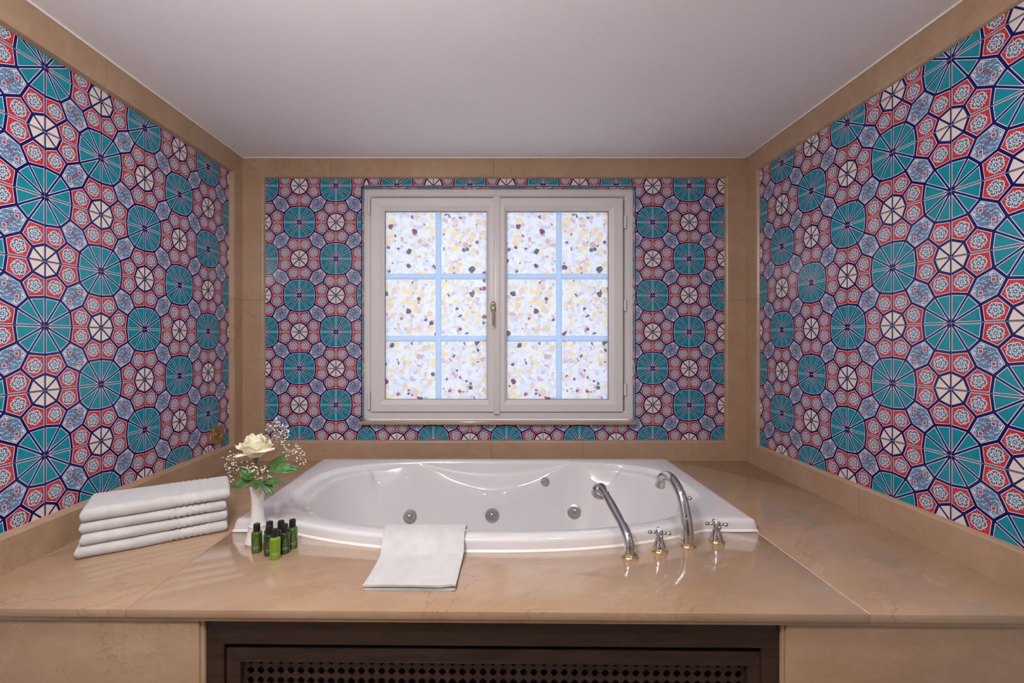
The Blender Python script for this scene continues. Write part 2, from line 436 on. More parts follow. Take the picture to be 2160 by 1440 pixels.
def arabesque(out):
    # local axes: p runs between the two turquoise corners, q across
    def pq(p, q): return (.5 + (p + q) * math.sqrt(.5), .5 + (p - q) * math.sqrt(.5))
    def put(pts, m, lay):
        for sx, sy in ((1, 1), (-1, -1)):
            out.append(([pq(a * sx, b * sy) for a, b in pts], m, lay))
    def disc(p, q, r, m, lay, n=10, sx=1.0):
        return [(p + r * sx * math.cos(2 * PI * j / n), q + r * math.sin(2 * PI * j / n)) for j in range(n)]
    # blue field, scalloped towards the cream corners
    N = 64; pts = []
    for j in range(N):
        t = 2 * PI * j / N; c, sn = abs(math.cos(t)), abs(math.sin(t))
        rr = 1 / max(c / .198, (c * .5 + sn * .866) / .163, sn / .160)
        rr *= 1 - .05 * abs(math.sin(9 * t)) - .10 * math.exp(-((math.atan2(sn, c) - R(32)) / .16) ** 2)
        pts.append(pq(rr * math.cos(t), rr * math.sin(t)))
    out.append((pts, BLUE, 3.2))
    rnd = random.Random(11)
    def leaf_(p, q, a, ln, w, m, lay, n=5):
        up = [(u, w * math.sin(PI * u) * (1.3 - .6 * u)) for u in [i / n for i in range(n + 1)]]
        ring = [(ln * u, h) for u, h in up] + [(ln * u, -h * .55 + .25 * ln * u * (1 - u)) for u, h in up[-2:0:-1]]
        put([(p + x * math.cos(a) - y * math.sin(a), q + x * math.sin(a) + y * math.cos(a)) for x, y in ring], m, lay)
    def curl(p, q, r, a, m, lay, wd=.38, span=4.2, n=9):
        o = [(p + r * math.cos(a + span * i / n) * (1 - .35 * i / n), q + r * math.sin(a + span * i / n) * (1 - .35 * i / n)) for i in range(n + 1)]
        i_ = [(p + r * (1 - wd) * math.cos(a + span * i / n) * (1 - .35 * i / n), q + r * (1 - wd) * math.sin(a + span * i / n) * (1 - .35 * i / n)) for i in range(n, -1, -1)]
        put(o + i_, m, lay)
    # dark leaf stems, then pale and white touches
    for i, (p, q, a, ln, w) in enumerate(((.005, .050, .5, .10, .020), (.02, .10, .1, .10, .016), (-.02, .055, 2.6, .10, .020), (-.01, .105, 3.0, .10, .016), (.10, .055, .9, .07, .016),
                                         (-.10, .055, 2.2, .07, .016), (.15, .02, 1.2, .06, .012), (-.15, .02, 1.9, .06, .012), (.06, .125, -.2, .07, .011), (-.06, .125, 3.3, .07, .011),
                                         (.0, .065, 1.57, .07, .016), (.05, .03, .2, .07, .012), (-.05, .03, 2.94, .07, .012))):
        leaf_(p, q, a, ln, w, INK, 4 + i * .02)
        leaf_(p + .004 * math.cos(a), q + .004 * math.sin(a), a, ln * .90, w * .72, (BLUE, PALE, BLUE)[i % 3], 4.4 + i * .02)
        leaf_(p + ln * .35 * math.cos(a), q + ln * .35 * math.sin(a), a + .15, ln * .40, w * .34, WHITE if i % 2 else PALE, 4.8 + i * .02)
    for i, (p, q, r, a) in enumerate(((.055, .085, .024, .3), (-.055, .085, .024, 2.8), (.125, .085, .018, 5.0), (-.125, .085, .018, 1.5), (.0, .125, .018, 3.4), (.085, .045, .016, 2.0), (-.085, .045, .016, .4), (.03, .065, .014, 4.4), (-.03, .065, .014, 5.4))):
        curl(p, q, r * 1.18, a - .15, INK, 5.2 + i * .01, .62, 4.5)
        curl(p, q, r, a, WHITE if i % 3 != 1 else PALE, 5.5 + i * .01, .40)
    for p, q, s_, a in ((.075, .110, .022, .4), (-.025, .088, .020, 2.0), (.15, .062, .020, 1.0), (-.135, .060, .022, 2.6), (.025, .145, .016, 1.5),
                        (-.085, .132, .016, .6), (.10, .134, .014, 2.3), (.170, .038, .018, .2), (-.172, .040, .016, 3.0), (.028, .040, .020, 1.2), (-.03, .042, .018, 1.9), (.108, .108, .014, .2), (-.105, .105, .015, 2.2)):
        put([(p + s_ * math.cos(a), q + s_ * math.sin(a)), (p + s_ * .55 * math.cos(a + 2.0), q + s_ * .55 * math.sin(a + 2.0)),
             (p + s_ * .25 * math.cos(a + PI), q + s_ * .25 * math.sin(a + PI)), (p + s_ * .6 * math.cos(a - 1.8), q + s_ * .6 * math.sin(a - 1.8))], WHITE, 5.8)
    # red lozenges and rosy knot on the long axis
    for sc, m, lay in ((1.36, WHITE, 6), (1.0, RED, 7)):
        put([(.118 - .029 * sc, 0), (.118 - .012 * sc, .019 * sc), (.118, .034 * sc), (.118 + .014 * sc, .019 * sc), (.118 + .031 * sc, 0),
             (.118 + .014 * sc, -.019 * sc), (.118, -.034 * sc), (.118 - .012 * sc, -.019 * sc)], m, lay)
    for sc, m, lay in ((1.25, INK, 6), (1.0, ROSE, 7)):
        out.append(([pq(a_, b_) for a_, b_ in [(-.062 * sc, 0), (-.045 * sc, .009 * sc), (-.026 * sc, .005 * sc), (0, .018 * sc), (.026 * sc, .005 * sc), (.045 * sc, .009 * sc), (.062 * sc, 0),
             (.045 * sc, -.009 * sc), (.026 * sc, -.005 * sc), (0, -.018 * sc), (-.026 * sc, -.005 * sc), (-.045 * sc, -.009 * sc)]], m, lay))

def tile_pattern():
    out = []
    def cell(poly, fill, outline=True, wide=.0210, edge=.0135, line=.0088, lines=None):
        n = len(poly)
        d = [edge if on_edge(poly[i], poly[(i + 1) % n]) else (lines[i] if lines else wide) for i in range(n)]
        a = inset(poly, d)
        if outline:
            out.append((a, WHITE, 1)); a = inset(a, [line] * n)
            out.append((a, INK, 1.5)); a = inset(a, [.0034] * n)
        out.append((a, fill, 2)); return a
    for f in (lambda p: p, opp):
        A = f((0, 0))
        for a, b in ((P0, P1), (P1, P2), (P2, P3)):
            cell([A, f(a), f(b)], TEAL, True, lines=[.0148, .0195, .0148])
    for f in (lambda p: p, opp):
        B = f((1, 0))
        cell([B, f(Q0), f(Q1)], CREAM, False, lines=[.013, .0205, .0135])
        cell([B, f(Q1), f(Q2)], CREAM, False, lines=[.0135, .0205, .013])
        p1 = [f(P0), f(Q0), f(Q1), f(XV), f(P1)]
        p2 = [f(Q2), f(opp(P3)), f(opp(P2)), f(XV), f(Q1)]
        for pg in (p1, p2):
            cell(pg, RED)
            cx = sum(q[0] for q in pg) / 5; cy = sum(q[1] for q in pg) / 5
            ap = f(XV)
            rosette((cx, cy), math.atan2(ap[1] - cy, ap[0] - cx), .120, out)
    hx = [P1, XV, opp(P2), opp(P1), opp(XV), P2]
    a = cell(hx, INK, True, line=.010)
    out.append((inset(a, [.004] * 6), WHITE, 2.6))
    arabesque(out)
    return out

PATTERN = tile_pattern()
TS, TG = 0.2, 0.0016            # pitch and half the joint
LAY = 0.00004                   # thickness of one coat of glaze paint

def clip(poly, x0, x1, y0, y1):
    for ax, val, sg in ((0, x0, 1), (0, x1, -1), (1, y0, 1), (1, y1, -1)):
        if not poly: return []
        res = []
        for i in range(len(poly)):
            a, b = poly[i - 1], poly[i]
            da, db = (a[ax] - val) * sg, (b[ax] - val) * sg
            if (da >= 0) != (db >= 0):
                t = da / (da - db); res.append((a[0] + (b[0] - a[0]) * t, a[1] + (b[1] - a[1]) * t))
            if db >= 0: res.append(b)
        poly = res
    return poly

_tiles = {}
def tile_mesh(flip, rects):
    """rects: the pieces of the unit square that are kept (cut tiles)"""
    key = (flip, tuple(tuple(round(v, 5) for v in r) for r in rects))
    if key in _tiles: return _tiles[key]
    g = G()
    for (x0, x1, y0, y1) in rects:
        g.box((x0 - .5) * TS, (x1 - .5) * TS, (y0 - .5) * TS, (y1 - .5) * TS, -GR - 0.0012, 0, NAVY)
        for poly, m, lay in PATTERN:
            q = [(1 - x, y) for x, y in poly][::-1] if flip else poly
            c = clip(list(q), x0, x1, y0, y1)
            if len(c) < 3: continue
            ar = sum(c[i - 1][0] * c[i][1] - c[i][0] * c[i - 1][1] for i in range(len(c)))
            if abs(ar) < 2e-6: continue
            if ar < 0: c = c[::-1]
            g.add([((x - .5) * TS, (y - .5) * TS, lay * LAY) for x, y in c], [tuple(range(len(c)))], m)
    me = bpy.data.meshes.new('tile')
    me.from_pydata([tuple(v) for v in g.v], [], g.f)
    for m in TILE_M: me.materials.append(m)
    me.polygons.foreach_set('material_index', g.m); me.update()
    _tiles[key] = me
    return me

def tile_panel(wall, org, ax, s0, z0, srange, zrange, par, keepout=None):
    """tiles on a plane: s runs to the right as seen from the room, z up. grid lines s0+.2k, z0-.2r; corner (k,r) turquoise when k+r+par is odd"""
    nrm = Vector(ax).cross(Vector((0, 0, 1)))
    k0 = math.floor((srange[0] - s0) / TS); k1 = math.ceil((srange[1] - s0) / TS)
    r0 = math.floor((z0 - zrange[1]) / TS); r1 = math.ceil((z0 - zrange[0]) / TS)
    g0 = TG / TS
    for k in range(k0, k1):
        for r in range(r0, r1):
            sl, zt = s0 + TS * k, z0 - TS * r           # upper left corner
            flip = (k + r + par) % 2 == 1               # turquoise upper left -> mirrored
            zb = zt - TS
            a0 = max(g0, (srange[0] - sl) / TS); a1 = min(1 - g0, (srange[1] - sl) / TS)
            b0 = max(g0, (zrange[0] - zb) / TS); b1 = min(1 - g0, (zrange[1] - zb) / TS)
            if a1 - a0 < .01 or b1 - b0 < .01: continue
            rects = [(a0, a1, b0, b1)]
            if keepout:
                h0, h1 = (keepout[0] - sl) / TS, (keepout[1] - sl) / TS
                v0, v1 = (keepout[2] - zb) / TS, (keepout[3] - zb) / TS
                if h0 < a1 and h1 > a0 and v0 < b1 and v1 > b0:
                    c = []
                    if h0 > a0: c.append((a0, h0, b0, b1))
                    if h1 < a1: c.append((h1, a1, b0, b1))
                    m0, m1 = max(a0, h0), min(a1, h1)
                    if v0 > b0: c.append((m0, m1, b0, v0))
                    if v1 < b1: c.append((m0, m1, v1, b1))
                    rects = [q for q in c if q[1] - q[0] > .004 and q[3] - q[2] > .004]
                    if not rects: continue
            me = tile_mesh(flip, rects)
            pos = Vector(org) + Vector(ax) * (sl + TS / 2); pos.z = zb + TS / 2
            m4 = Matrix((( ax[0], 0, nrm.x, pos.x), (ax[1], 0, nrm.y, pos.y), (ax[2], 1, nrm.z, pos.z), (0, 0, 0, 1)))
            link('tile', me, wall, mat4=m4)

FT, FBm = EYE + 0.886, EYE - 0.5415           # inner edges of the marble frames (top, bottom)
BXL, BXR = -1.2447, 1.2643                    # inner edges, back wall
YL, YR, YF = 2.368, 2.345, 0.90               # inner edges, side walls (deep end) and near end
SEAM = -0.697
HOLE = (OX0, OX1, OZ0 - 0.004, OZ1)
tile_panel(wall_back, (0, BACK, 0), (1, 0, 0), -1.0605, EYE + .8491, (BXL, SEAM), (FBm, FT), 0, HOLE)
tile_panel(wall_back, (0, BACK, 0), (1, 0, 0), 0.8729 - 2.0, EYE + .8491, (SEAM, BXR), (FBm, FT), 0, HOLE)
tile_panel(wall_left, (LEFT, 0, 0), (0, 1, 0), 1.3961, EYE + 1.0461, (YF, YL), (FBm, FT), 0)
tile_panel(wall_right, (RIGHT, 0, 0), (0, -1, 0), -1.3661, EYE + 1.0532, (-YR, -YF), (FBm, FT), 0)
# the reveals of the window opening are faced with cut tiles
REV = 0.0435
tile_panel(wall_back, (OX0 + .0036, 0, 0), (0, 1, 0), BACK + .001, EYE + .8491, (BACK + .001, BACK + REV), (OZ0 + .02, OZ1 - .003), 1)
tile_panel(wall_back, (OX1 - .0036, 0, 0), (0, -1, 0), -(BACK + REV), EYE + .8491, (-(BACK + REV), -(BACK + .001)), (OZ0 + .02, OZ1 - .003), 1)
def top_reveal():
    k = 0; x = OX0 + .003
    while x < OX1 - .02:
        x1 = min(x + TS, OX1 - .003)
        me = tile_mesh(k % 2 == 0, [(TG / TS, min(1, (x1 - x) / TS) - TG / TS, 1 - (REV - .001) / TS, 1 - TG / TS)])
        m4 = Matrix(((1, 0, 0, x + TS / 2), (0, -1, 0, BACK + .001 + TS / 2), (0, 0, -1, OZ1 - .0036), (0, 0, 0, 1)))
        link('tile', me, wall_back, mat4=m4); x += TS; k += 1
top_reveal()
# grout bed behind the tiles
def grout(wall, g): g.build('grout_bed', M['grout'], wall)
grout(wall_left, G().box(WL - .001, LEFT - GR, YF - .02, YL + .02, FBm - .02, FT + .02))
grout(wall_right, G().box(RIGHT + GR, WR + .001, YF - .02, YR + .02, FBm - .02, FT + .02))
g = G()
for q in ((BXL - .02, OX0 - GR, FBm - .02, FT + .02), (OX1 + GR, BXR + .02, FBm - .02, FT + .02), (OX0 - GR, OX1 + GR, OZ1 + GR, FT + .02), (OX0 - GR, OX1 + GR, FBm - .02, OZ0 - GR)):
    g.box(q[0], q[1], BACK + GR, WB + .001, q[2], q[3])
grout(wall_back, g)

# ------------------------------------------------------------------ marble frames round the tile panels
def frame_strips(wall, plane, depth, tile_d, outer, inner, seams):
    """mitred strips: plane(s, z, d) -> world; outer / inner = (s0, s1, z0, z1); chamfer of the inner edge"""
    ch = 0.011
    def corner(t, i):   # t 0 = outer, 1 = inner
        o = [(outer[0], outer[2]), (outer[1], outer[2]), (outer[1], outer[3]), (outer[0], outer[3])][i]
        n = [(inner[0], inner[2]), (inner[1], inner[2]), (inner[1], inner[3]), (inner[0], inner[3])][i]
        return (o[0] + (n[0] - o[0]) * t, o[1] + (n[1] - o[1]) * t)
    for side in range(4):
        i, j = side, (side + 1) % 4
        w = abs((inner[2] - outer[2]) if side == 0 else (outer[1] - inner[1]) if side == 1 else (outer[3] - inner[3]) if side == 2 else (inner[0] - outer[0]))
        tc = 1 - ch / w
        prof = [(0, tile_d - .006), (0, depth), (tc, depth), (tc + (1 - tc) * .55, depth - .0035), (1, tile_d + .0025), (1, tile_d - .003)]
        cuts = [0.0] + list(seams.get(side, [])) + [1.0]
        for q in range(len(cuts) - 1):
            rs = []
            for e, c in ((0, cuts[q]), (1, cuts[q + 1])):
                ring = []
                for t, d in prof:
                    a, b = corner(t, i), corner(t, j)
                    if c in (0.0, 1.0):
                        s, z = (a if c == 0 else b)
                        k = .0004 if c == 0 else -.0004
                    else:
                        o1, o2 = corner(0, i), corner(0, j)
                        cs, cz = o1[0] + (o2[0] - o1[0]) * c, o1[1] + (o2[1] - o1[1]) * c
                        s, z = (cs, a[1]) if side in (0, 2) else (a[0], cz)
                        k = .0005 if e == 0 else -.0005
                    dx, dz = b[0] - a[0], b[1] - a[1]; l = math.hypot(dx, dz)
                    ring.append(plane(s + dx / l * k, z + dz / l * k, d))
                rs.append(ring)
            G().rings(rs).build('marble_strip', M['marble_wall'], wall)
frame_strips(wall_back, lambda s, z, d: (s, BACK - d, z), BACK - FB, 0.0, (FL, FR, DECK, CEIL), (BXL, BXR, FBm, FT),
             {0: [.495, .677], 1: [.53], 2: [.50, .826], 3: [.47]})
frame_strips(wall_left, lambda s, z, d: (LEFT + d, s, z), FL - LEFT, 0.0, (YF - .11, FB, DECK, CEIL), (YF, YL, FBm, FT), {0: [.50], 1: [.53], 2: [.52]})
frame_strips(wall_right, lambda s, z, d: (RIGHT - d, s, z), RIGHT - FR, 0.0, (YF - .11, FB, DECK, CEIL), (YF, YR, FBm, FT), {0: [.545], 1: [.53], 2: [.50]})

# ------------------------------------------------------------------ window
win = thing('window_1', 'white two-sash window with pebble-print panes in tiled wall', 'window', (0, 0, 0))
win['kind'] = 'structure'
def zz(py, k=379.3): return EYE + (718.6 - py) / k
def ring_frame(g, rect, prof, m=0):
    """sweep profile [(inset, y)] round rect (x0,x1,z0,z1)"""
    rs = []
    for d, y in prof + [prof[0]]:
        x0, x1, z0, z1 = rect[0] + d, rect[1] - d, rect[2] + d, rect[3] - d
        rs.append([(x0, y, z0), (x1, y, z0), (x1, y, z1), (x0, y, z1)])
    return g.rings(rs, True, False, False, m)
WY = 2.515                       # face of the fixed frame
FX0, FX1, FZ0, FZ1 = OX0 + .0015, OX1 - .0015, EYE - 0.436, OZ1 - .0015
g = G()
ring_frame(g, (FX0, FX1, FZ0, FZ1), [(0, WY), (.034, WY), (.040, WY + .004), (.044, WY + .012), (.044, WY + .036), (.066, WY + .036), (.066, WY + .06), (0, WY + .06)])
g.build('window_frame', M['pvc'], win, smooth=True, angle=30)
def sash(x0, x1, z0, z1, gx0, gx1, gz0, gz1, bx, bzs):
    cx, cz = (x0 + x1) / 2, (z0 + z1) / 2
    s = thing('sash', '', '', (cx, WY - .012, cz)); del s['label']; del s['category']; s.parent = win
    L = lambda g: [v.__isub__(Vector((cx, WY - .012, cz))) for v in g.v]
    yf = WY - .012
    g = G()
    w = [gx0 - x0, x1 - gx1]
    # frame with unequal stiles: profile given as fraction of the stile width
    prof = [(0, .045), (0, .004), (.02, .0), (.62, .0), (.68, .003), (.97, .014), (1.0, .018), (1.0, .045)]
    rs = []
    for t, y in prof + [prof[0]]:
        a, b, c, d = x0 + (gx0 - x0) * t, x1 - (x1 - gx1) * t, z0 + (gz0 - z0) * t, z1 - (z1 - gz1) * t
        rs.append([(a, yf + y, c), (b, yf + y, c), (b, yf + y, d), (a, yf + y, d)])
    g.rings(rs, True, False, False); L(g)
    g.build('sash_frame', M['pvc'], s, smooth=True, angle=30)
    # thin dark gasket round the glass
    g = G()
    ring_frame(g, (gx0, gx1, gz0, gz1), [(0, yf + .0185), (.0018, yf + .0185), (.0018, yf + .026), (0, yf + .026)]); L(g)
    g.build('gasket', M['pvc_dark'], s)
    # six printed panes
    xs = [gx0, bx, gx1]; zs = [gz0] + bzs + [gz1]
    for i in range(2):
        for j in range(3):
            e = .0135; g = G().box(xs[i] + (e if i else 0), xs[i + 1] - (0 if i else e), yf + .034, yf + .038, zs[j] + (e if j else 0), zs[j + 1] - (e if j < 2 else 0)); L(g)
            g.build('pane', M['film'], s)
    # glazing bars: rounded strips in front of the film
    hb = .0165
    def bar(p, q, vert, m=0):
        n = 10; rs = []
        for c in (p, q):
            ring = []
            for k in range(n + 1):
                a = PI * k / n
                o, h = hb * math.cos(a), yf + .0335 - .013 * math.sin(a) ** .6
                ring.append((bx + o, h, c) if vert else (c, h + .0006, bzc + o))
            rs.append(ring)
        g = G().rings(rs); L(g)
        g.build('glazing_bar', M['bar'], s, smooth=True, angle=60)
    bar(gz0, gz1, True)
    for bzc in bzs:
        bar(gx0, bx - hb, False); bar(bx + hb, gx1, False)
    return s
X = lambda px: (px - 1040.2) / 379.6
SZ0, SZ1 = zz(868), zz(418)
for q in ((783, 1041.5, 811, 1027, 923.5), (1055, 1313.5, 1069, 1285, 1180.5)):
    sash(X(q[0]), X(q[1]), SZ0, SZ1, X(q[2]), X(q[3]), zz(843), zz(444.5), X(q[4]), [zz(714), zz(581.5)])
# meeting post between the sashes
g = G(); pc = X(1048.2)
g.add(*[[(pc - .0185, WY + .02, SZ0 - .012), (pc - .0185, WY - .014, SZ0 - .012), (pc - .014, WY - .018, SZ0 - .012), (pc + .014, WY - .018, SZ0 - .012), (pc + .0185, WY - .014, SZ0 - .012), (pc + .0185, WY + .02, SZ0 - .012),
                                (pc - .0185, WY + .02, SZ1 + .008), (pc - .0185, WY - .014, SZ1 + .008), (pc - .014, WY - .018, SZ1 + .008), (pc + .014, WY - .018, SZ1 + .008), (pc + .0185, WY - .014, SZ1 + .008), (pc + .0185, WY + .02, SZ1 + .008)],
        [(5, 4, 3, 2, 1, 0), (6, 7, 8, 9, 10, 11)] + [(i, (i + 1) % 6, 6 + (i + 1) % 6, 6 + i) for i in range(6)]])
g.build('meeting_post', M['pvc'], win, bevel=.002)
for hx, ys in ((X(1318.5), ((455, 482), (632, 656), (808, 834))), (X(778.5), ((419, 453), (826, 864)))):
    for a, b in ys:
        g = G().lathe([(.004, 0), (.0075, .002), (.0075, abs(zz(a) - zz(b)) - .002), (.004, abs(zz(a) - zz(b)))], 14, (0, 0, 0))
        g.build('hinge', M['pvc'], win, (hx, WY - .009, zz(b)), smooth=True)
# sill
g = G().box(-.7285, .7735, 2.437, 2.5135, EYE - .4535, EYE - .4365)
g.build('window_sill', M['marble'], win, bevel=.003)
# brass lever
hd = (X(1040.5), WY - .012, zz(648))
g = G()
rs = []
for k, (sc, y) in enumerate(((1, 0), (1, -.006), (.9, -.009), (.6, -.011))):
    rs.append([(.0165 * sc * math.cos(2 * PI * j / 24) * .92, y, .034 * sc * math.copysign(abs(math.sin(2 * PI * j / 24)) ** .7, math.sin(2 * PI * j / 24))) for j in range(24)])
g.rings(rs)
g.tube(catmull([(0, -.008, .012), (0, -.030, .010), (0, -.040, -.004), (0, -.041, -.04), (0, -.039, -.104)], 8), [.009] * 10 + [.0085] * 10 + [.0078] * 13, 14)
g.build('window_handle', M['bronze'], win, hd, smooth=True, angle=45)

# ------------------------------------------------------------------ marble deck round the tub
def front_y(x): return 1.0862 - 0.01157 * x          # the front edge runs a touch askew
TXL, TXR, TYB = -.889, .905, 2.3555
TCX, TCY = .008, 1.876
def bow(x):
    u = abs(x - .0) / .72
    return .152 * (1 - u ** 2.3) if u < 1 else 0.0
def tub_front(x): return 1.546 - bow(x)
deck = thing('marble_deck', 'polished beige marble bath deck with front apron round the white tub', 'bath deck', (0, 1.10, 0))
SL, SR = -.893, .9005
off = Vector((0, -1.10, 0))
def slab(poly):
    g = G().prism(poly, DECK - .0195, DECK)
    for v in g.v: v += off
    return g.build('deck_slab', M['marble'], deck, bevel=.0012)
slab([(LEFT + .001, front_y(LEFT)), (SL, front_y(SL)), (SL, 1.56), (-.86, 1.56), (-.86, 2.33), (SL, 2.33), (SL, BACK - .002), (LEFT + .001, BACK - .002)])
slab([(SR, front_y(SR)), (RIGHT - .001, front_y(RIGHT)), (RIGHT - .001, BACK - .002), (SR, BACK - .002), (SR, 2.33), (.87, 2.33), (.87, 1.56), (SR, 1.56)])
g0 = .0014
fp = [(SL + g0, front_y(SL)), (SR - g0, front_y(SR))]
fp += [(SR - g0, 1.558), (.80, 1.558)] + [(x, tub_front(x) + .022) for x in [.75 - i * .05 for i in range(31)]] + [(-.80, 1.558), (SL + g0, 1.558)]
slab(fp)
slab([(SL + g0, 2.331), (SR - g0, 2.331), (SR - g0, BACK - .002), (SL + g0, BACK - .002)])
for sx in (SL + g0 / 2, SR - g0 / 2):                # pale filler in the two joints
    g = G().box(sx - g0 * .42, sx + g0 * .42, front_y(sx) + .002, 1.55, DECK - .018, DECK - .0002)
    for v in g.v: v += off
    g.build('joint_filler', M['sealant'] if sx > 0 else M['plaster_joint'], deck)
def along_front(x0, x1, d0, d1, z0, z1):
    v = []
    for z in (z0, z1):
        v += [(x0, front_y(x0) + d0, z), (x1, front_y(x1) + d0, z), (x1, front_y(x1) + d1, z), (x0, front_y(x0) + d1, z)]
    g = G().add(v, [(3, 2, 1, 0), (4, 5, 6, 7), (0, 1, 5, 4), (1, 2, 6, 5), (2, 3, 7, 6), (3, 0, 4, 7)])
    for p in g.v: p += off
    return g
along_front(LEFT + .001, RIGHT - .001, .006, .04, DECK - .031, DECK - .0196).build('edge_strip', M['marble'], deck, bevel=.001)
along_front(LEFT + .001, -.7225, .013, .035, 0, DECK - .0315).build('front_panel', M['marble'], deck, bevel=.0015)
along_front(.7095, RIGHT - .001, .013, .035, 0, DECK - .0315).build('front_panel', M['marble'], deck, bevel=.0015)
along_front(-.7222, -.7125, .019, .075, 0, DECK - .0315).build('jamb_strip', M['marble'], deck, bevel=.001)
along_front(.7010, .7092, .019, .075, 0, DECK - .0315).build('jamb_strip', M['marble'], deck, bevel=.001)

# ------------------------------------------------------------------ dark wooden lattice door under the deck
door = thing('lattice_door', 'dark brown wooden access door with pierced lattice under the marble deck', 'cabinet door', (0, 1.125, 0))
def at_door(g):
    for v in g.v: v.y += (front_y(v.x) - front_y(0)) ; v.y -= 0
    return g
top = DECK - .032
def rail(g4, mat, name, bev=.0015):
    at_door(g4).build(name, mat, door, bevel=bev)
def mitred(x0, x1, z0, z1, w, y0, y1, name, wt=None):
    """four mitred members"""
    o = [(x0, z0), (x1, z0), (x1, z1), (x0, z1)]; n = [(x0 + w, z0 + w), (x1 - w, z0 + w), (x1 - w, z1 - (wt or w)), (x0 + w, z1 - (wt or w))]
    for i in range(4):
        j = (i + 1) % 4
        poly = [o[i], o[j], n[j], n[i]]
        v = [(x, y0, z) for x, z in poly] + [(x, y1, z) for x, z in poly]
        g = G().add(v, [(0, 1, 2, 3), (7, 6, 5, 4)] + [(a, (a + 1) % 4, 4 + (a + 1) % 4, 4 + a) for a in range(4)])
        rail(g, M['wood'], name, .0008)
mitred(-.7122, .7008, 0.012, top, .0435, -.012, .018, 'outer_frame', .0685)
mitred(-.664, .660, .062, DECK - .113, .0345, -.008, .014, 'door_frame')
def lattice():
    p = .0254; xs = -.6096; nx = 49; zt = EYE - .8024; nz = 17; yf, yb = .003, .0065
    n = 16; g = G()
    hole = [];  sq = []
    for k in range(n):
        a = 2 * PI * k / n
        r = (.395 if k % 4 == 0 else .330 if k % 4 == 2 else .335) * p
        hole.append((r * math.cos(a), r * math.sin(a)))
        s = p / 2 / max(abs(math.cos(a)), abs(math.sin(a)))
        sq.append((s * math.cos(a), s * math.sin(a)))
    v = []; f = []
    for i in range(nx):
        for j in range(nz):
            cx, cz = xs + p * i, zt - p * j
            b = len(v)
            v += [(cx + x, yf, cz + z) for x, z in sq] + [(cx + x, yf, cz + z) for x, z in hole] + [(cx + x, yb, cz + z) for x, z in hole]
            for k in range(n):
                l = (k + 1) % n
                f.append((b + k, b + l, b + n + l, b + n + k)); f.append((b + n + k, b + n + l, b + 2 * n + l, b + 2 * n + k))
    o = [(-.6225, -.6215), (.6215, .6225)]
    g.add(v, f)
    z1, z0 = zt + p / 2, zt - p * (nz - 1) - p / 2
    g.add([(-.64, yf, z0 - .01), (xs - p / 2, yf, z0 - .01), (xs - p / 2, yf, z1), (-.64, yf, z1)], [(0, 1, 2, 3)])
    g.add([(xs + p * (nx - .5), yf, z0 - .01), (.64, yf, z0 - .01), (.64, yf, z1), (xs + p * (nx - .5), yf, z1)], [(0, 1, 2, 3)])
    at_door(g)
    mk('lattice_panel', g.v, g.f, M['wood'], door)
lattice()
rail(G().box(-.69, .68, .034, .040, .02, top - .01), M['void'], 'cavity_shade_sheet', 0)  # black sheet standing in for the shade inside the cabinet

# ------------------------------------------------------------------ bathtub
tub = thing('bathtub', 'white oval whirlpool bathtub with bowed front set in the marble deck', 'bathtub', (TCX, TCY, DECK))
RIM = .040
def inside(x, y, d): return TXL + d < x < TXR - d and tub_front(x) + d < y < TYB - d
def ray_out(th, d=0.0):
    c, s = math.cos(th), math.sin(th); lo, hi = 0.2, 1.4
    for _ in range(44):
        m = (lo + hi) / 2
        if inside(TCX + c * m, TCY + s * m, d): lo = m
        else: hi = m
    return lo
def opening(th):
    c, s = math.cos(th), math.sin(th)
    k = sstep(-.25, .25, s); n = 2.25 + (3.6 - 2.25) * k; b = .425 + (.415 - .425) * k
    return 1 / ((abs(c) / .822) ** n + (abs(s) / b) ** n) ** (1 / n)
ths = sorted(set([2 * PI * i / 420 for i in range(420)] + [math.atan2(y - TCY, x - TCX) % (2 * PI) for x, y in ((TXL, TYB), (TXR, TYB), (TXL, 1.546), (TXR, 1.546), (.72, 1.546), (-.72, 1.546))]))
ND = .103
BASIC = [(0, 0), (.003, -.001), (.007, -.005), (.010, -.012), (.012, -.020), (.015, -.030), (.018, -.042), (.023, -.06), (.034, -.11), (.058, -.2), (.092, -.30), (.14, -.37), (.22, -.40)]
BASIC2 = [(0, 0), (.0012, -.0006), (.0026, -.0018), (.0040, -.0032), (.0052, -.005), (.0064, -.0075), (.0076, -.0105), (.009, -.015), (.024, -.085), (.055, -.2), (.092, -.30), (.14, -.37), (.22, -.40)]
LEDGE = [(0, 0), (.005, -.0015), (.014, -.009), (.022, -.017), (.030, -.0205), (.072, -.0225), (.0765, -.0255), (.080, -.040), (.090, -.09), (.125, -.2), (.175, -.30), (.22, -.37), (.28, -.40)]
NICHE = [(0, 0), (.003, -.003), (.006, -.25 * ND), (.010, -.48 * ND), (.020, -.70 * ND), (.040, -.88 * ND), (.070, -.985 * ND), (.078, -ND), (.088, -ND - .016), (.098, -.20), (.112, -.30), (.15, -.37), (.22, -.40)]
rings_ = []
for (ins, z) in ((0, 0), (.002, .027), (.0045, .0345), (.009, .0385), (.015, .040), (.024, .0403)):
    rings_.append([(ray_out(t, ins) * math.cos(t), ray_out(t, ins) * math.sin(t), z) for t in ths])
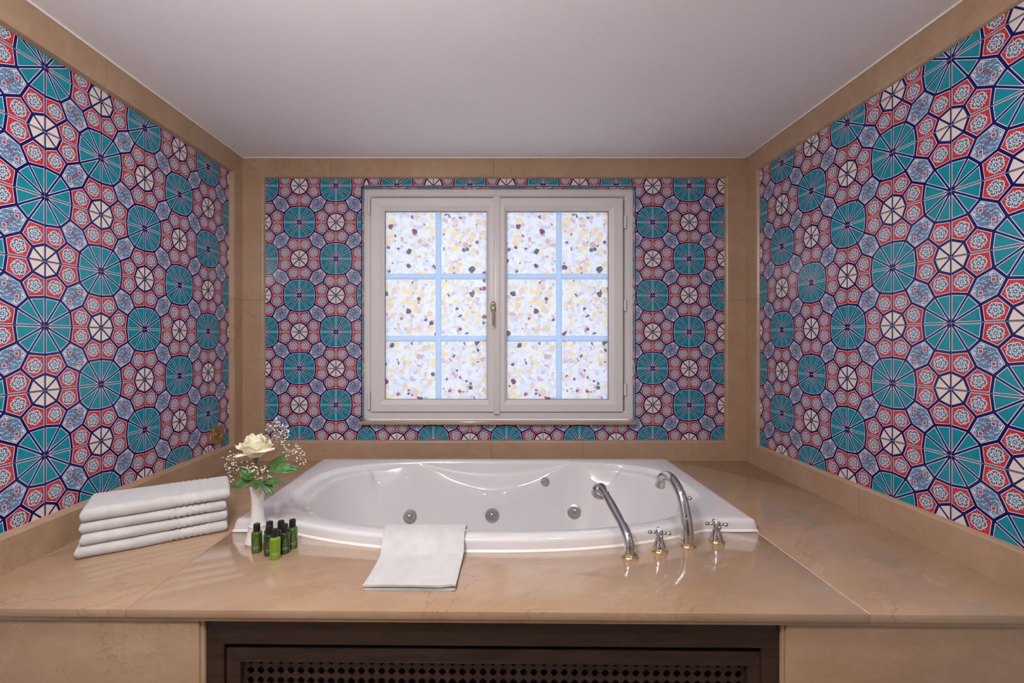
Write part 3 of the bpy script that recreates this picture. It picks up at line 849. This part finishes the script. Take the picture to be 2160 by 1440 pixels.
for j in range(len(BASIC)):
    rr = []
    for t in ths:
        x, y = opening(t) * math.cos(t), math.sin(t)
        wl = sstep(.625, .668, abs(x)) if y > 0 else sstep(.50, .80, abs(x))
        w2 = sstep(.20, .82, abs(x))
        w = wl if j < 7 else (wl + w2) / 2 if j == 7 else w2
        wn = max(0.0, 1 - (x / .385) ** 2) if y > 0 else 0.0
        i, z = [BASIC[j][k] * (1 - w) + LEDGE[j][k] * w for k in (0, 1)]
        wb = 1 - sstep(.385, .58, abs(x)) if y > 0 else 0.0
        i, z = i * (1 - wb) + BASIC2[j][0] * wb, z * (1 - wb) + BASIC2[j][1] * wb
        i, z = i * (1 - wn) + NICHE[j][0] * wn, z * (1 - wn) + NICHE[j][1] * wn
        r = opening(t) - i
        rr.append((r * math.cos(t), r * math.sin(t), RIM + .0003 + z))
    rings_.append(rr)
last = rings_[-1]
for sc, z in ((.55, -.404), (.2, -.408)):
    rings_.append([(p[0] * sc, p[1] * sc, RIM + z) for p in last])
g = G().rings(rings_, True, False, True)
shell = g.build('shell', M['acrylic'], tub, smooth=True, angle=60)
bvh = BVHTree.FromPolygons([tuple(v.co) for v in shell.data.vertices], [tuple(p.vertices) for p in shell.data.polygons])
def on_back(x, z):
    h = bvh.ray_cast(Vector((x - TCX, 0, z - DECK)), Vector((0, 1, 0)))
    n = h[1] if h[1].y < 0 else -h[1]
    return h[0], n
def facing(p, n):
    q = n.to_track_quat('Z', 'Y'); return Matrix.Translation(p) @ q.to_matrix().to_4x4()
for x, z in ((-.408, EYE - .862), (-.005, EYE - .846), (.400, EYE - .843)):
    p, n = on_back(x, z)
    m4 = facing(p, n)
    j = G().lathe([(.033, -.004), (.0345, .002), (.033, .005), (.026, .006), (.0245, .0045), (.016, .0045), (.0145, .007), (.012, .007)], 32).build('jet', M['steel'], tub, mat4=m4, smooth=True, angle=30)
    G().lathe([(.0155, .0046), (.0155, .0062), (.010, .0066)], 24).build('nozzle_seat', M['black'], j, smooth=True, angle=30)
    G().lathe([(.0105, .0066), (.0100, .011), (.0075, .012), (.0055, .0085)], 20).build('nozzle', M['chrome'], j, smooth=True, angle=30)
p, n = on_back(.258, EYE - .700)
k_ = G().lathe([(.021, -.004), (.0215, .004), (.020, .007), (.015, .008)], 28).build('air_knob', M['chrome'], tub, mat4=facing(p, n), smooth=True, angle=30)
G().lathe([(.0145, .008), (.0145, .015), (.012, .017)], 24).build('knob_cap', M['steel'], k_, smooth=True, angle=30)
# bead of sealant along the deck
rs = [[(ray_out(t, -o) * math.cos(t), ray_out(t, -o) * math.sin(t), z) for t in ths] for o, z in ((-.003, .0075), (.0012, .0062), (.0042, .0025), (.0052, .0002))]
G().rings(rs, True, False, False).build('sealant_bead', M['sealant'], tub, smooth=True, angle=70)

# ------------------------------------------------------------------ taps
def escutcheon(parent, r):
    G().lathe([(r, 0), (r, .003), (r * .93, .0055), (r * .86, .006), (r * .84, .0095), (r * .74, .012), (r * .55, .013)], 36).build('base_ring', M['gold'], parent, smooth=True, angle=35)
def tap_handle(loc, label, rot):
    t = thing('tap_handle', label, 'tap', loc, rot, 'cross-handle taps')
    escutcheon(t, .0255)
    G().lathe([(.0195, .012), (.0192, .016), (.0165, .022), (.0125, .034), (.0098, .044), (.0092, .048), (.0115, .050), (.0125, .056), (.0118, .062), (.0085, .066)], 28).build('body', M['chrome'], t, smooth=True, angle=40)
    for k in range(4):
        a = PI / 2 * k; c, s = math.cos(a), math.sin(a)
        pr = [(.008, .0042), (.014, .0040), (.016, .0056), (.0185, .0040), (.023, .0038), (.0255, .0055), (.029, .0066), (.032, .0058), (.0345, .003)]
        rs = []
        for d, r in pr:
            rs.append([(d * c - r * math.cos(2 * PI * j / 12) * s, d * s + r * math.cos(2 * PI * j / 12) * c, .0565 + r * math.sin(2 * PI * j / 12)) for j in range(12)])
        G().rings(rs).build('spoke', M['chrome'], t, smooth=True, angle=40)
    G().lathe([(.0085, .066), (.0088, .068), (.0065, .0695), (.003, .070)], 20).build('cap', M['porcelain'], t, smooth=True, angle=35)
tap_handle((.5167, 1.402, DECK), 'chrome cross-handle tap between hand shower and spout, gold base ring', R(-12))
tap_handle((.7265, 1.468, DECK), 'chrome cross-handle tap to the right of the spout, gold base ring', R(-10))

t = thing('tub_spout', 'tall curved chrome tub spout with gold base ring', 'tub spout', (.6190, 1.437, DECK))
escutcheon(t, .0265)
path = catmull([(0, 0, .011), (0, .002, .05), (-.001, .012, .095), (-.004, .038, .145), (-.009, .083, .178), (-.014, .130, .184), (-.018, .168, .165), (-.020, .184, .134)], 6)
n = len(path); rad = []
for i in range(n):
    u = i / (n - 1); rad.append(.0198 - .0045 * sstep(0, .45, u) + .002 * sstep(.75, 1, u))
G().tube(path, rad, 28).build('spout_body', M['chrome'], t, smooth=True, angle=50)
d = (path[-1] - path[-2]).normalized()
G().lathe([(.0170, -.002), (.0178, -.001), (.0178, .003), (.015, .0035)], 28).build('outlet_ring', M['gold'], t, mat4=Matrix.Translation(path[-1]) @ d.to_track_quat('Z', 'Y').to_matrix().to_4x4(), smooth=True, angle=35)
kp = path[int(n * .40)]; kd = (Vector((.62, -.68, .30))).normalized()
G().lathe([(.0035, .010), (.0035, .019), (.006, .021), (.0068, .026), (.005, .030), (.002, .031)], 16).build('diverter_knob', M['chrome'], t, mat4=Matrix.Translation(kp) @ kd.to_track_quat('Z', 'Y').to_matrix().to_4x4(), smooth=True, angle=40)

t = thing('hand_shower', 'chrome hand shower leaning over the tub rim, gold base ring', 'hand shower', (.413, 1.366, DECK))
escutcheon(t, .0275)
G().lathe([(.0165, .012), (.0160, .018), (.0140, .021), (.0140, .026)], 28).build('holder', M['chrome'], t, smooth=True, angle=35)
cr = catmull([(0, 0, .024), (.0, .005, .040), (-.003, .020, .058), (-.008, .045, .075)], 6)
G().tube(cr, [.0150 - .0005 * i / len(cr) for i in range(len(cr))], 24).build('cradle', M['chrome'], t, smooth=True, angle=50)
hp = catmull([(-.008, .045, .075), (-.016, .080, .094), (-.028, .122, .121), (-.037, .152, .139), (-.043, .176, .147)], 6)
hr = []
for i in range(len(hp)):
    u = i / (len(hp) - 1); hr.append(.0118 + .0020 * math.sin(PI * min(1, u / .7)) + .002 * sstep(.8, 1, u))
G().tube(hp, hr, 24).build('handset', M['chrome'], t, smooth=True, angle=50)
for u in (0, int(len(hp) * .70)):
    d = (hp[u + 1] - hp[u]).normalized()
    G().lathe([(hr[u] * 1.02, -.004), (hr[u] * 1.22, -.003), (hr[u] * 1.24, .001), (hr[u] * 1.02, .003)], 24).build('collar', M['chrome'], t, mat4=Matrix.Translation(hp[u]) @ d.to_track_quat('Z', 'Y').to_matrix().to_4x4(), smooth=True, angle=35)
hd_ = Vector((-.045, .192, .140)); dn = Vector((-.10, .42, -.90)).normalized()
hm = Matrix.Translation(hd_) @ dn.to_track_quat('Z', 'Y').to_matrix().to_4x4()
G().lathe([(.006, -.019), (.016, -.016), (.0225, -.008), (.0245, .004), (.0245, .018)], 32).build('spray_head', M['chrome'], t, mat4=hm, smooth=True, angle=50)
G().lathe([(.0250, .017), (.0256, .019), (.0252, .023), (.020, .024)], 32).build('spray_rim', M['gold'], t, mat4=hm, smooth=True, angle=35)

# ------------------------------------------------------------------ folded towels
def folded_towel(loc, rotz, L, D, H, seed, label, sag=0.0):
    t = thing('folded_towel', label, 'towel', loc, rotz, 'folded bath towels in the stack')
    NL = 110; ring_n = []
    rs = []
    for i in range(NL + 1):
        u = i / NL; x = (u - .5) * L
        e = min(u, 1 - u) * L
        endr = math.sqrt(max(0.0, 1 - (1 - min(1, e / .010)) ** 2)) * .5 + .5
        rib = sstep(.565, .585, u) * (1 - sstep(.845, .86, u))
        rb = rib * (.0016 * math.sin(2 * PI * x / .0165) ** 3 + .0006 * math.sin(2 * PI * x / .0055) - .0010)
        band = sstep(.86, .875, u) * .0012
        r = H / 2
        sec = []
        def P(d, h):
            nz = noise.noise(Vector((x * 9 + seed * 7, d * 9, h * 30 + seed))) * .0035
            k = (h - H / 2) / (H / 2)
            bulge = (rb - band * .4) * (1 if abs(k) > .2 else .5)
            hh = H / 2 + (h - H / 2) * endr * (1 + bulge / H * 2)
            dd = d + nz - (rb if d < r else 0) + (1 - endr) * .004
            hh += nz * .5 * (1 if h > H * .6 else 0) + sag * (u - .5) * (1 if h > H * .3 else 0)
            sec.append((x + .002 * noise.noise(Vector((d * 20, h * 40, seed * 3 + (0 if u < .5 else 9)))), dd, max(hh, 0.0)))
        for q in range(7): P(D - (D - r) * q / 6, 0)
        for q in range(1, 11):
            a = -PI / 2 - PI * q / 11; P(r + r * .95 * math.cos(a), r + r * math.sin(a))
        for q in range(7): P(r + (D - r) * q / 6, H)
        gp = .0012
        P(D, r + gp); P(r * 1.4, r + gp); P(r * 1.15, r); P(r * 1.4, r - gp); P(D, r - gp)
        rs.append(sec)
    G().rings(rs).build('towel_body', M['terry'], t, smooth=True, angle=55)
    return t
ca, sa = math.cos(R(32)), math.sin(R(32))
base = Vector((-1.2374, 1.331, DECK))
labs = ['white folded bath towel, lowest of the stack, lying on the marble', 'white folded bath towel, second from the bottom of the stack',
        'white folded bath towel, third from the bottom, just under the top one', 'white folded bath towel on top of the stack']
zt = 0.0005
for k, (L_, D_, H_, dx, dy, rr) in enumerate(((.392, .195, .0355, 0, 0, 0), (.380, .190, .0350, .012, .004, .5), (.378, .188, .0345, .010, .005, -.4), (.388, .182, .0385, .012, .002, .3))):
    cx = base.x + ca * (L_ / 2 + dx) - sa * dy; cy = base.y + sa * (L_ / 2 + dx) + ca * dy
    folded_towel((cx, cy, DECK + zt), R(32 + rr), L_, D_, H_, k + 1, labs[k]); zt += H_ + .0007

# bath mat draped over the rim
t = thing('bath_mat', 'white folded towel mat draped over the front rim of the tub', 'towel', (-.215, 1.32, DECK))
prof = catmull([(1.178, .0008), (1.24, .0006), (1.30, .001), (1.345, .004), (1.378, .020), (1.400, .0345), (1.425, .0420), (1.455, .0425), (1.474, .0395), (1.484, .0285)] if 0 else
               [(1.178, .0008, 0), (1.24, .0006, 0), (1.30, .001, 0), (1.345, .004, 0), (1.372, .018, 0), (1.395, .036, 0), (1.425, .0432, 0), (1.455, .0432, 0), (1.474, .0405, 0), (1.486, .030, 0)], 5)
def mat_layer(z_off, th, shrink, fl):
    N = len(prof); NW = 26; top_, bot = [], []
    for i, p in enumerate(prof):
        u = i / (N - 1)
        q0 = prof[max(i - 1, 0)]; q1 = prof[min(i + 1, N - 1)]
        ty, tz = q1.x - q0.x, q1.y - q0.y; l = math.hypot(ty, tz); ny, nz = -tz / l, ty / l
        xl = -.343 + .006 * math.sin(u * 5) + shrink; xr = -.1005 + .014 * sstep(0, .5, u) + .003 * math.sin(u * 6 + 1) - shrink
        ra, rb_ = [], []
        for j in range(NW + 1):
            v = j / NW; x = xl + (xr - xl) * v
            edge = min(v, 1 - v) * (xr - xl); rd = 1 - (1 - min(1, edge / .006)) ** 2
            end = min(1, u / .02)
            wv = .0010 * noise.noise(Vector((x * 14, u * 6, z_off * 200))) + fl * (1 - sstep(0, .10, u)) * (.002 + .003 * math.sin(v * 3.0 + .2) + .004 * sstep(.82, .97, v))
            hh = z_off + th * (.45 + .55 * rd) + wv
            lo = z_off + th * .45 * (1 - rd) + wv * (1 if fl else 0)
            fy = .004 * math.sin(v * 2.2) if i == 0 else 0
            ra.append((x + .215, p.x + ny * hh - 1.32 - fy, p.y + nz * hh)); rb_.append((x + .215, p.x + ny * lo - 1.32 - fy, max(.0004, p.y + nz * lo)))
        top_.append(ra); bot.append(rb_)
    rs = [a + b[::-1] for a, b in zip(top_, bot)]
    return G().rings(rs)
mat_layer(0, .0058, .001, 0).build('lower_fold', M['terry'], t, smooth=True, angle=60)
mat_layer(.0062, .0058, 0, 1).build('upper_fold', M['terry'], t, smooth=True, angle=60)

# ------------------------------------------------------------------ vase, rose, baby's breath
VX, VY = -.767, 1.470
t = thing('vase', 'slender white porcelain bud vase with flared foot beside the bottles', 'vase', (VX, VY, DECK))
G().lathe([(.038, 0), (.0395, .003), (.0385, .007), (.036, .014), (.0325, .024), (.0285, .040), (.0255, .053), (.0262, .0545), (.0245, .056), (.0215, .074), (.0190, .100), (.0182, .122), (.0192, .145), (.0222, .168), (.0243, .1815), (.0240, .183), (.0225, .1822), (.0195, .160), (.016, .13), (.010, .12)], 40, cap1=True).build('vase_body', M['porcelain'], t, smooth=True, angle=40)

rose = thing('white_rose', 'open cream-white rose with green leaves standing in the vase', 'flower', (VX, VY, DECK + .14))
rc = Vector((-.005, -.004, .143))          # heart of the bloom, local
def petal(parent, az, tilt, r0, ln, wd, curl, cup, seed, off=(0, 0, 0)):
    """petal patch rooted near the heart, opening outwards by tilt"""
    NU, NV = 10, 9; vs = []; fs = []
    rnd = random.Random(seed); ph = rnd.uniform(0, 6.28)
    for i in range(NU + 1):
        u = i / NU
        w = wd * math.sin(PI * min(1, .12 + .60 * u)) ** .7 * (1 if u < .8 else 1 - .42 * ((u - .8) / .2) ** 2)
        for j in range(NV + 1):
            v = -1 + 2 * j / NV
            tip = 1 - .10 * abs(v) ** 2 * (u > .5) + .03 * math.sin(5 * v + ph) * u
            s = ln * u * tip
            a = tilt * u + curl * max(0, u - .62) ** 2 * 5
            # integrate a curved midline
            mid_r = r0 + s * math.sin(tilt * .45 * u + tilt * .35) + curl * .25 * ln * max(0, u - .65)
            mid_h = s * math.cos(tilt * .45 * u + tilt * .35) - curl * .55 * ln * max(0, u - .65) ** 1.4
            x = w * v
            rr = mid_r - cup * wd * v * v * (1 - .4 * u) + .0015 * math.sin(6 * v + ph)
            vs.append(Vector((rr * math.cos(az) - x * math.sin(az), rr * math.sin(az) + x * math.cos(az), mid_h)) + rc + Vector(off))
    for i in range(NU):
        for j in range(NV):
            a = i * (NV + 1) + j; fs.append((a, a + 1, a + NV + 2, a + NV + 1))
    o = mk('petal', vs, fs, M['petal'], parent, smooth=True)
    md = o.modifiers.new('thick', 'SOLIDIFY'); md.thickness = .0009
    return o
def cup_petal(parent, az, Rm, H, half, flare, z0, seed):
    """upright cupped petal: part of a bulging shell round the heart"""
    NU, NV = 12, 10; vs = []; fs = []
    rnd = random.Random(seed); ph = rnd.uniform(0, 6.28)
    for i in range(NU + 1):
        u = i / NU
        for j in range(NV + 1):
            v = -1 + 2 * j / NV
            hh = H * u * (1 - .20 * abs(v) ** 2.2 * u) + .0022 * math.sin(5 * v + ph) * u * u + (.003 * u * u * (1 - abs(v)))
            r = .004 + Rm * (math.sin(PI * (.10 + .50 * u)) ** .8) + flare * Rm * max(0, u - .72) ** 1.3 * 3
            wdt = half * (.55 + .45 * math.sin(PI * min(.5, .15 + .5 * u))) * (1 if u < .75 else 1 - .22 * ((u - .75) / .25) ** 2)
            a = az + v * wdt + .05 * math.sin(4 * u + ph)
            r *= 1 + .05 * abs(v) * (1 if j % 2 else .8)
            vs.append(Vector((r * math.cos(a), r * math.sin(a), z0 + hh)) + rc)
    for i in range(NU):
        for j in range(NV):
            a = i * (NV + 1) + j; fs.append((a, a + 1, a + NV + 2, a + NV + 1))
    o = mk('petal', vs, fs, M['petal'], parent, smooth=True)
    o.modifiers.new('thick', 'SOLIDIFY').thickness = .0009
for kk, (n_, Rm, H, half, flare, z0) in enumerate(((3, .009, .056, 1.25, -.10, .004), (4, .017, .058, 1.0, .02, .001), (5, .026, .056, .85, .22, -.003), (5, .034, .046, .78, .45, -.007))):
    for i in range(n_):
        cup_petal(rose, 2 * PI * (i + .43 * kk) / n_ + .5, Rm, H * (1 + .06 * math.sin(7 * i + kk)), half, flare, z0, 10 * kk + i)
for az, tilt, ln, wd, curl in ((R(-176), 1.15, .064, .026, .25), (R(-24), 1.36, .068, .034, .40), (R(40), 1.1, .056, .028, .3), (R(120), 1.1, .054, .028, .3), (R(-148), 1.75, .050, .018, .1)):
    petal(rose, az, tilt, .010, ln, wd, curl, .20, int(az * 10) + 77, (0, 0, -.008))
G().lathe([(.003, -.026), (.009, -.018), (.012, -.006), (.008, .004)], 14, tuple(rc)).build('calyx', M['stem'], rose, smooth=True)
G().tube(catmull([(0, .002, -.015), (.002, .004, .04), (.008, .002, .09), tuple(rc + Vector((0, 0, -.02)))], 6), .0026, 8).build('stem', M['stem'], rose, smooth=True)
def leaf(parent, base, tip, width, nrm, droop=.15):
    b, e = Vector(base), Vector(tip); ax = (e - b); ln = ax.length; ax.normalize()
    nr = Vector(nrm); nr = (nr - ax * nr.dot(ax)).normalized(); sd = ax.cross(nr)
    NU, NV = 14, 6; vs = []; fs = []
    for i in range(NU + 1):
        u = i / NU
        w = width * (math.sin(PI * u ** .85) ** .75) * (1 + .05 * math.sin(u * 60)) + .0002
        for j in range(NV + 1):
            v = -1 + 2 * j / NV
            p = b + ax * ln * u + sd * w * v + nr * (ln * droop * 4 * u * (1 - u) * .35 + width * .28 * abs(v) + width * .05 * math.sin(u * 25) * abs(v))
            vs.append(p)
    for i in range(NU):
        for j in range(NV):
            a = i * (NV + 1) + j; fs.append((a, a + 1, a + NV + 2, a + NV + 1))
    o = mk('leaf', vs, fs, M['leaf'], parent, smooth=True)
    o.modifiers.new('thick', 'SOLIDIFY').thickness = .0006
# leaves, local to the stem: x right, y away, z up
for b, e, w, n_ in (((.036, -.004, .098), (.136, .0, .090), .020, (0, -.75, .75)), ((.034, .004, .096), (.092, .02, .136), .013, (-.3, -.8, .4)), ((.034, -.002, .094), (.018, -.01, .082), .008, (0, -.8, .5)),
                   ((-.006, -.012, .066), (-.048, -.02, .102), .019, (.3, -.75, .6)), ((-.010, -.014, .062), (-.064, -.03, .044), .019, (.1, -.7, .75)), ((.004, -.016, .060), (.022, -.05, .044), .016, (.2, -.5, .85)),
                   ((.026, -.010, .056), (.096, -.022, .056), .012, (0, -.7, .7)), ((.026, -.010, .054), (.066, -.03, .020), .014, (.2, -.75, .5))):
    leaf(rose, b, e, w, n_)
for pth in ([(.006, .002, .075), (.020, .0, .090), (.036, -.003, .097)], [(.002, .0, .050), (-.004, -.008, .060), (-.010, -.014, .063)], [(.004, .0, .048), (.016, -.006, .054), (.027, -.010, .056)]):
    G().tube(catmull(pth, 4), .0011, 6).build('leaf_stalk', M['stem'], rose, smooth=True)

def ico(r):
    bm = bmesh.new(); bmesh.ops.create_icosphere(bm, subdivisions=1, radius=r)
    v = [x.co.copy() for x in bm.verts]; f = [tuple(q.index for q in p.verts) for p in bm.faces]; bm.free(); return v, f
ICO = ico(1.0)
def sprig(name_label, clusters, seed):
    s = thing('babys_breath', name_label, 'flower', (VX, VY, DECK + .15), 0, "sprigs of baby's breath in the vase")
    rnd = random.Random(seed); gs, gb = G(), G()
    for c, rad, cnt in clusters:
        c = Vector(c); fork = c * .55 + Vector((0, 0, .01))
        gs.tube(catmull([(rnd.uniform(-.006, .006), rnd.uniform(-.006, .006), -.02), tuple(fork), tuple(c)], 4), .0005, 5)
        for i in range(cnt):
            d = Vector((rnd.gauss(0, 1), rnd.gauss(0, .8), rnd.gauss(0, 1)))
            p = c + d * rad * .62
            gs.tube([tuple(c + (fork - c) * rnd.uniform(0, .5)), tuple(c.lerp(p, .6) + Vector((0, 0, -.003))), tuple(p)], .0003, 4)
            for q in range(rnd.choice((1, 1, 2))):
                r = rnd.uniform(.0019, .0031); o = Vector((rnd.gauss(0, 1), rnd.gauss(0, 1), rnd.gauss(0, 1))) * .0012 * (q + .3)
                gb.add([p + o + Vector((v.x, v.y, v.z * .8)) * r for v in ICO[0]], ICO[1])
    gs.build('twigs', M['twig'], s)
    b = gb.build('blossoms', M['blossom'], s, smooth=True); b['kind'] = 'stuff'
# cluster centres local to the vase mouth
sprig("spray of tiny white baby's breath to the left of the rose", [((-.080, .0, .120), .020, 20), ((-.100, .01, .085), .018, 14), ((-.085, -.005, .050), .014, 7), ((-.055, .0, .095), .016, 14), ((-.048, .01, .065), .014, 10), ((-.06, .01, .125), .012, 8)], 3)
sprig("spray of tiny white baby's breath rising behind the right of the rose", [((.050, .02, .225), .016, 22), ((.075, .02, .205), .018, 26), ((.062, .025, .180), .016, 18), ((.085, .01, .155), .014, 12), ((.095, .01, .130), .010, 6), ((.030, .02, .215), .012, 6)], 5)
sprig("spray of tiny white baby's breath furthest right, over the leaf", [((.122, .01, .150), .014, 14), ((.135, .01, .125), .013, 12), ((.142, .01, .102), .010, 6)], 7)
sprig("spray of tiny white baby's breath low under the rose bloom", [((-.020, -.02, .095), .014, 14), ((.005, -.025, .085), .014, 12), ((.030, -.02, .088), .014, 12), ((.045, -.01, .060), .010, 5), ((.015, -.02, .060), .010, 6)], 9)

# ------------------------------------------------------------------ toiletry bottles
BR = .0154
def on_cyl(pts, r, rot):
    return [(r * math.sin(x / r + rot), -r * math.cos(x / r + rot), z) for x, z in pts]
def bottle(loc, mat, label, rot):
    t = thing('toiletry_bottle', label, 'bottle', (*loc, DECK), 0, 'green toiletry bottles by the vase')
    G().lathe([(BR * .90, 0), (BR * .97, .001), (BR, .003), (BR, .058), (BR * .985, .0605), (BR * .90, .0622), (.0098, .0635), (.0092, .066)], 32).build('bottle_body', M[mat], t, smooth=True, angle=40)
    G().lathe([(.0096, .0655), (.0100, .0662), (.0098, .0855), (.0092, .0868), (.004, .0870)], 28).build('cap', M['black'], t, smooth=True, angle=30)
    r = BR + .00012; hi, lo = G(), G()
    def strip(g, x0, x1, z0, z1):
        n = max(1, int((x1 - x0) / .0016)); xs = [x0 + (x1 - x0) * i / n for i in range(n + 1)]
        v = on_cyl([(x, z0) for x in xs], r, rot) + on_cyl([(x, z1) for x in xs], r, rot)
        g.add(v, [(i, i + 1, n + 2 + i, n + 1 + i) for i in range(n)])
    rnd = random.Random(int(loc[0] * 1e4))
    def words(g, z, h, x0, x1):
        x = x0
        while x < x1:
            w = rnd.uniform(.0012, .0028); strip(g, x, min(x + w, x1), z, z + h); x += w + .0006
    words(hi, .0185, .0022, -.0085, .0085); words(hi, .0140, .0016, -.0070, .0070)
    words(lo, .0240, .0008, -.006, .006); words(lo, .0262, .0008, -.007, .007)
    words(lo, .0300, .0016, -.0068, .0068)
    # leaf-flame emblem: two curling strokes
    for sg, z0, hgt, amp in ((1, .034, .014, .0030), (-1, .0335, .010, .0022)):
        a = [(sg * amp * math.sin(PI * u) + .0006 * sg, z0 + hgt * u) for u in [i / 8 for i in range(9)]]
        b = [(x + sg * (.0004 + .0010 * math.sin(PI * i / 8)) * -1, z) for i, (x, z) in enumerate(a)]
        v = on_cyl(a, r, rot) + on_cyl(b, r, rot)
        lo.add(v, [(i, i + 1, 10 + i, 9 + i) for i in range(8)])
    mk('label_print', hi.v, hi.f, M['print'], t); mk('emblem_print', lo.v, lo.f, M['print_dim'], t)
for loc, mat, lab, rot in (((-.7315, 1.397), 'green', 'green toiletry bottle with black cap, leftmost of the cluster, by the vase foot', .35),
                           ((-.6840, 1.3785), 'forest', 'dark green toiletry bottle half hidden behind the lime one in front', .35),
                           ((-.6545, 1.3550), 'lime', 'bright lime toiletry bottle with black cap, frontmost of the cluster', .45),
                           ((-.6430, 1.3920), 'forest', 'dark green toiletry bottle just right of the lime one', .5),
                           ((-.6345, 1.4275), 'green', 'green toiletry bottle with black cap, rightmost of the cluster', .5),
                           ((-.6990, 1.4120), 'forest', 'toiletry bottle at the back left of the cluster, mostly only its cap showing', .4),
                           ((-.6665, 1.4185), 'forest', 'toiletry bottle at the back middle of the cluster, only its cap showing', .4)):
    bottle(loc, mat, lab, rot)

# ------------------------------------------------------------------ brass socket on the left wall
t = thing('wall_socket', 'square brass power socket on the left tiled wall near the corner', 'socket', (LEFT + .0006, 2.262, EYE - .470))
def sq_ring(h, x, n=32, e=6):
    return [(x, h * math.copysign(abs(math.cos(2 * PI * j / n)) ** (2 / e), math.cos(2 * PI * j / n)), h * math.copysign(abs(math.sin(2 * PI * j / n)) ** (2 / e), math.sin(2 * PI * j / n))) for j in range(n)]
G().rings([sq_ring(.0425, 0), sq_ring(.0425, .009), sq_ring(.0405, .0115), sq_ring(.032, .0115), sq_ring(.030, .0105)]).build('cover_plate', M['brassplate'], t, smooth=True, angle=30)
m4 = Matrix(((0, 0, 1, .0105), (1, 0, 0, 0), (0, 1, 0, 0), (0, 0, 0, 1)))
G().lathe([(.0225, 0), (.0225, .0025), (.0205, .0025), (.0195, -.000), (.0190, .0008)], 32).build('socket_ring', M['brassplate'], t, mat4=m4, smooth=True, angle=30)
for dy in (-.0095, .0095):
    G().lathe([(.003, 0), (.003, .0012)], 12).build('pin_hole', M['black'], t, loc=(.0109, dy, 0), mat4=Matrix.Translation((.0112, dy, 0)) @ Matrix(((0, 0, 1, 0), (1, 0, 0, 0), (0, 1, 0, 0), (0, 0, 0, 1))))

# ------------------------------------------------------------------ lamps of the room (behind and above the viewer) and an added fill globe
def area(name, parent, loc, rot, size, power, col):
    l = bpy.data.lights.new(name, 'AREA'); l.shape = 'DISK'; l.size = size; l.energy = power; l.color = col
    o = bpy.data.objects.new(name, l); COL.objects.link(o); o.parent = parent; o.location = loc; o.rotation_euler = rot
for i, (x, y, p) in enumerate(DOWNLIGHTS):
    side = ('left', 'right')[x > 0]; near = 'over the front of the deck'
    t = thing('ceiling_lamp', f'round opal ceiling lamp {near}, {side} side', 'lamp', (x, y, CEIL), 0, 'round opal ceiling lamps')
    G().lathe([(.105, 0), (.108, -.004), (.108, -.018), (.100, -.022), (.096, -.020)], 40).build('trim_ring', M['chrome'], t, smooth=True, angle=35)
    G().lathe([(.096, -.019), (.090, -.0215), (.05, -.0225), (.01, -.023)], 40).build('diffuser', M['lampglow'], t, smooth=True)
    area('bulb', t, (0, 0, -.026), (0, 0, 0), .18, p, LAMP_COL)
def globe_light(parent, loc, rad, power):
    l = bpy.data.lights.new('bulb', 'POINT'); l.shadow_soft_size = rad; l.energy = power; l.color = LAMP_COL
    o = bpy.data.objects.new('bulb', l); COL.objects.link(o); o.parent = parent; o.location = loc
def globe_mat(name, strength):
    """opal glass: glows and lets the bulb's light out"""
    t = NT(name)
    tr = t.node('ShaderNodeBsdfTransparent'); em = t.node('ShaderNodeEmission')
    em.inputs[0].default_value = (*LAMP_COL, 1); em.inputs[1].default_value = strength
    m = t.node('ShaderNodeMixShader'); m.inputs[0].default_value = 0.5
    t.link(tr.outputs[0], m.inputs[1]); t.link(em.outputs[0], m.inputs[2]); t.link(m.outputs[0], t.n['Material Output'].inputs[0])
    return t.m
M['globe'] = globe_mat('opal_globe', 6.0)
def globe(g, r, c, n=12):
    return g.lathe([(r * math.sin(PI * k / n) + .002, -r * math.cos(PI * k / n)) for k in range(n + 1)], 28, c)
for x, z in ((-.84, EYE + .31), (.89, EYE + .46)):
    t = thing('wall_lamp', f'small opal glass wall lamp on the wall behind the viewer, {"left" if x < 0 else "right"} one', 'lamp', (x, ROOM_Y0, z), 0, 'wall lamps')
    G().box(-.04, .04, 0, .02, -.06, .06).build('back_plate', M['chrome'], t, bevel=.004)
    globe(G(), .055, (0, .10, 0)).build('globe', M['globe'], t, smooth=True)
    G().tube([(0, .018, -.05), (0, .06, -.066), (0, .10, -.060)], .006, 10).build('arm', M['chrome'], t, smooth=True)
    globe_light(t, (0, .10, 0), .05, SCONCE_W)
t = thing('fill_globe', 'unseen opal glass globe added above the viewer to brighten the ceiling', 'lamp', (-.42, .30, CEIL))  # added fill light on a rod, out of view, to lift the ceiling
G().lathe([(.05, 0), (.05, -.012), (.03, -.022), (.006, -.024)], 28).build('fill_globe_rose', M['chrome'], t, smooth=True, angle=35)
G().tube([(0, 0, -.02), (0, 0, -.20)], .005, 10).build('fill_globe_rod', M['chrome'], t, smooth=True)
globe(G(), .11, (0, 0, -.30)).build('globe', M['globe'], t, smooth=True)
globe_light(t, (0, 0, -.30), .10, FILL_GLOBE_W)
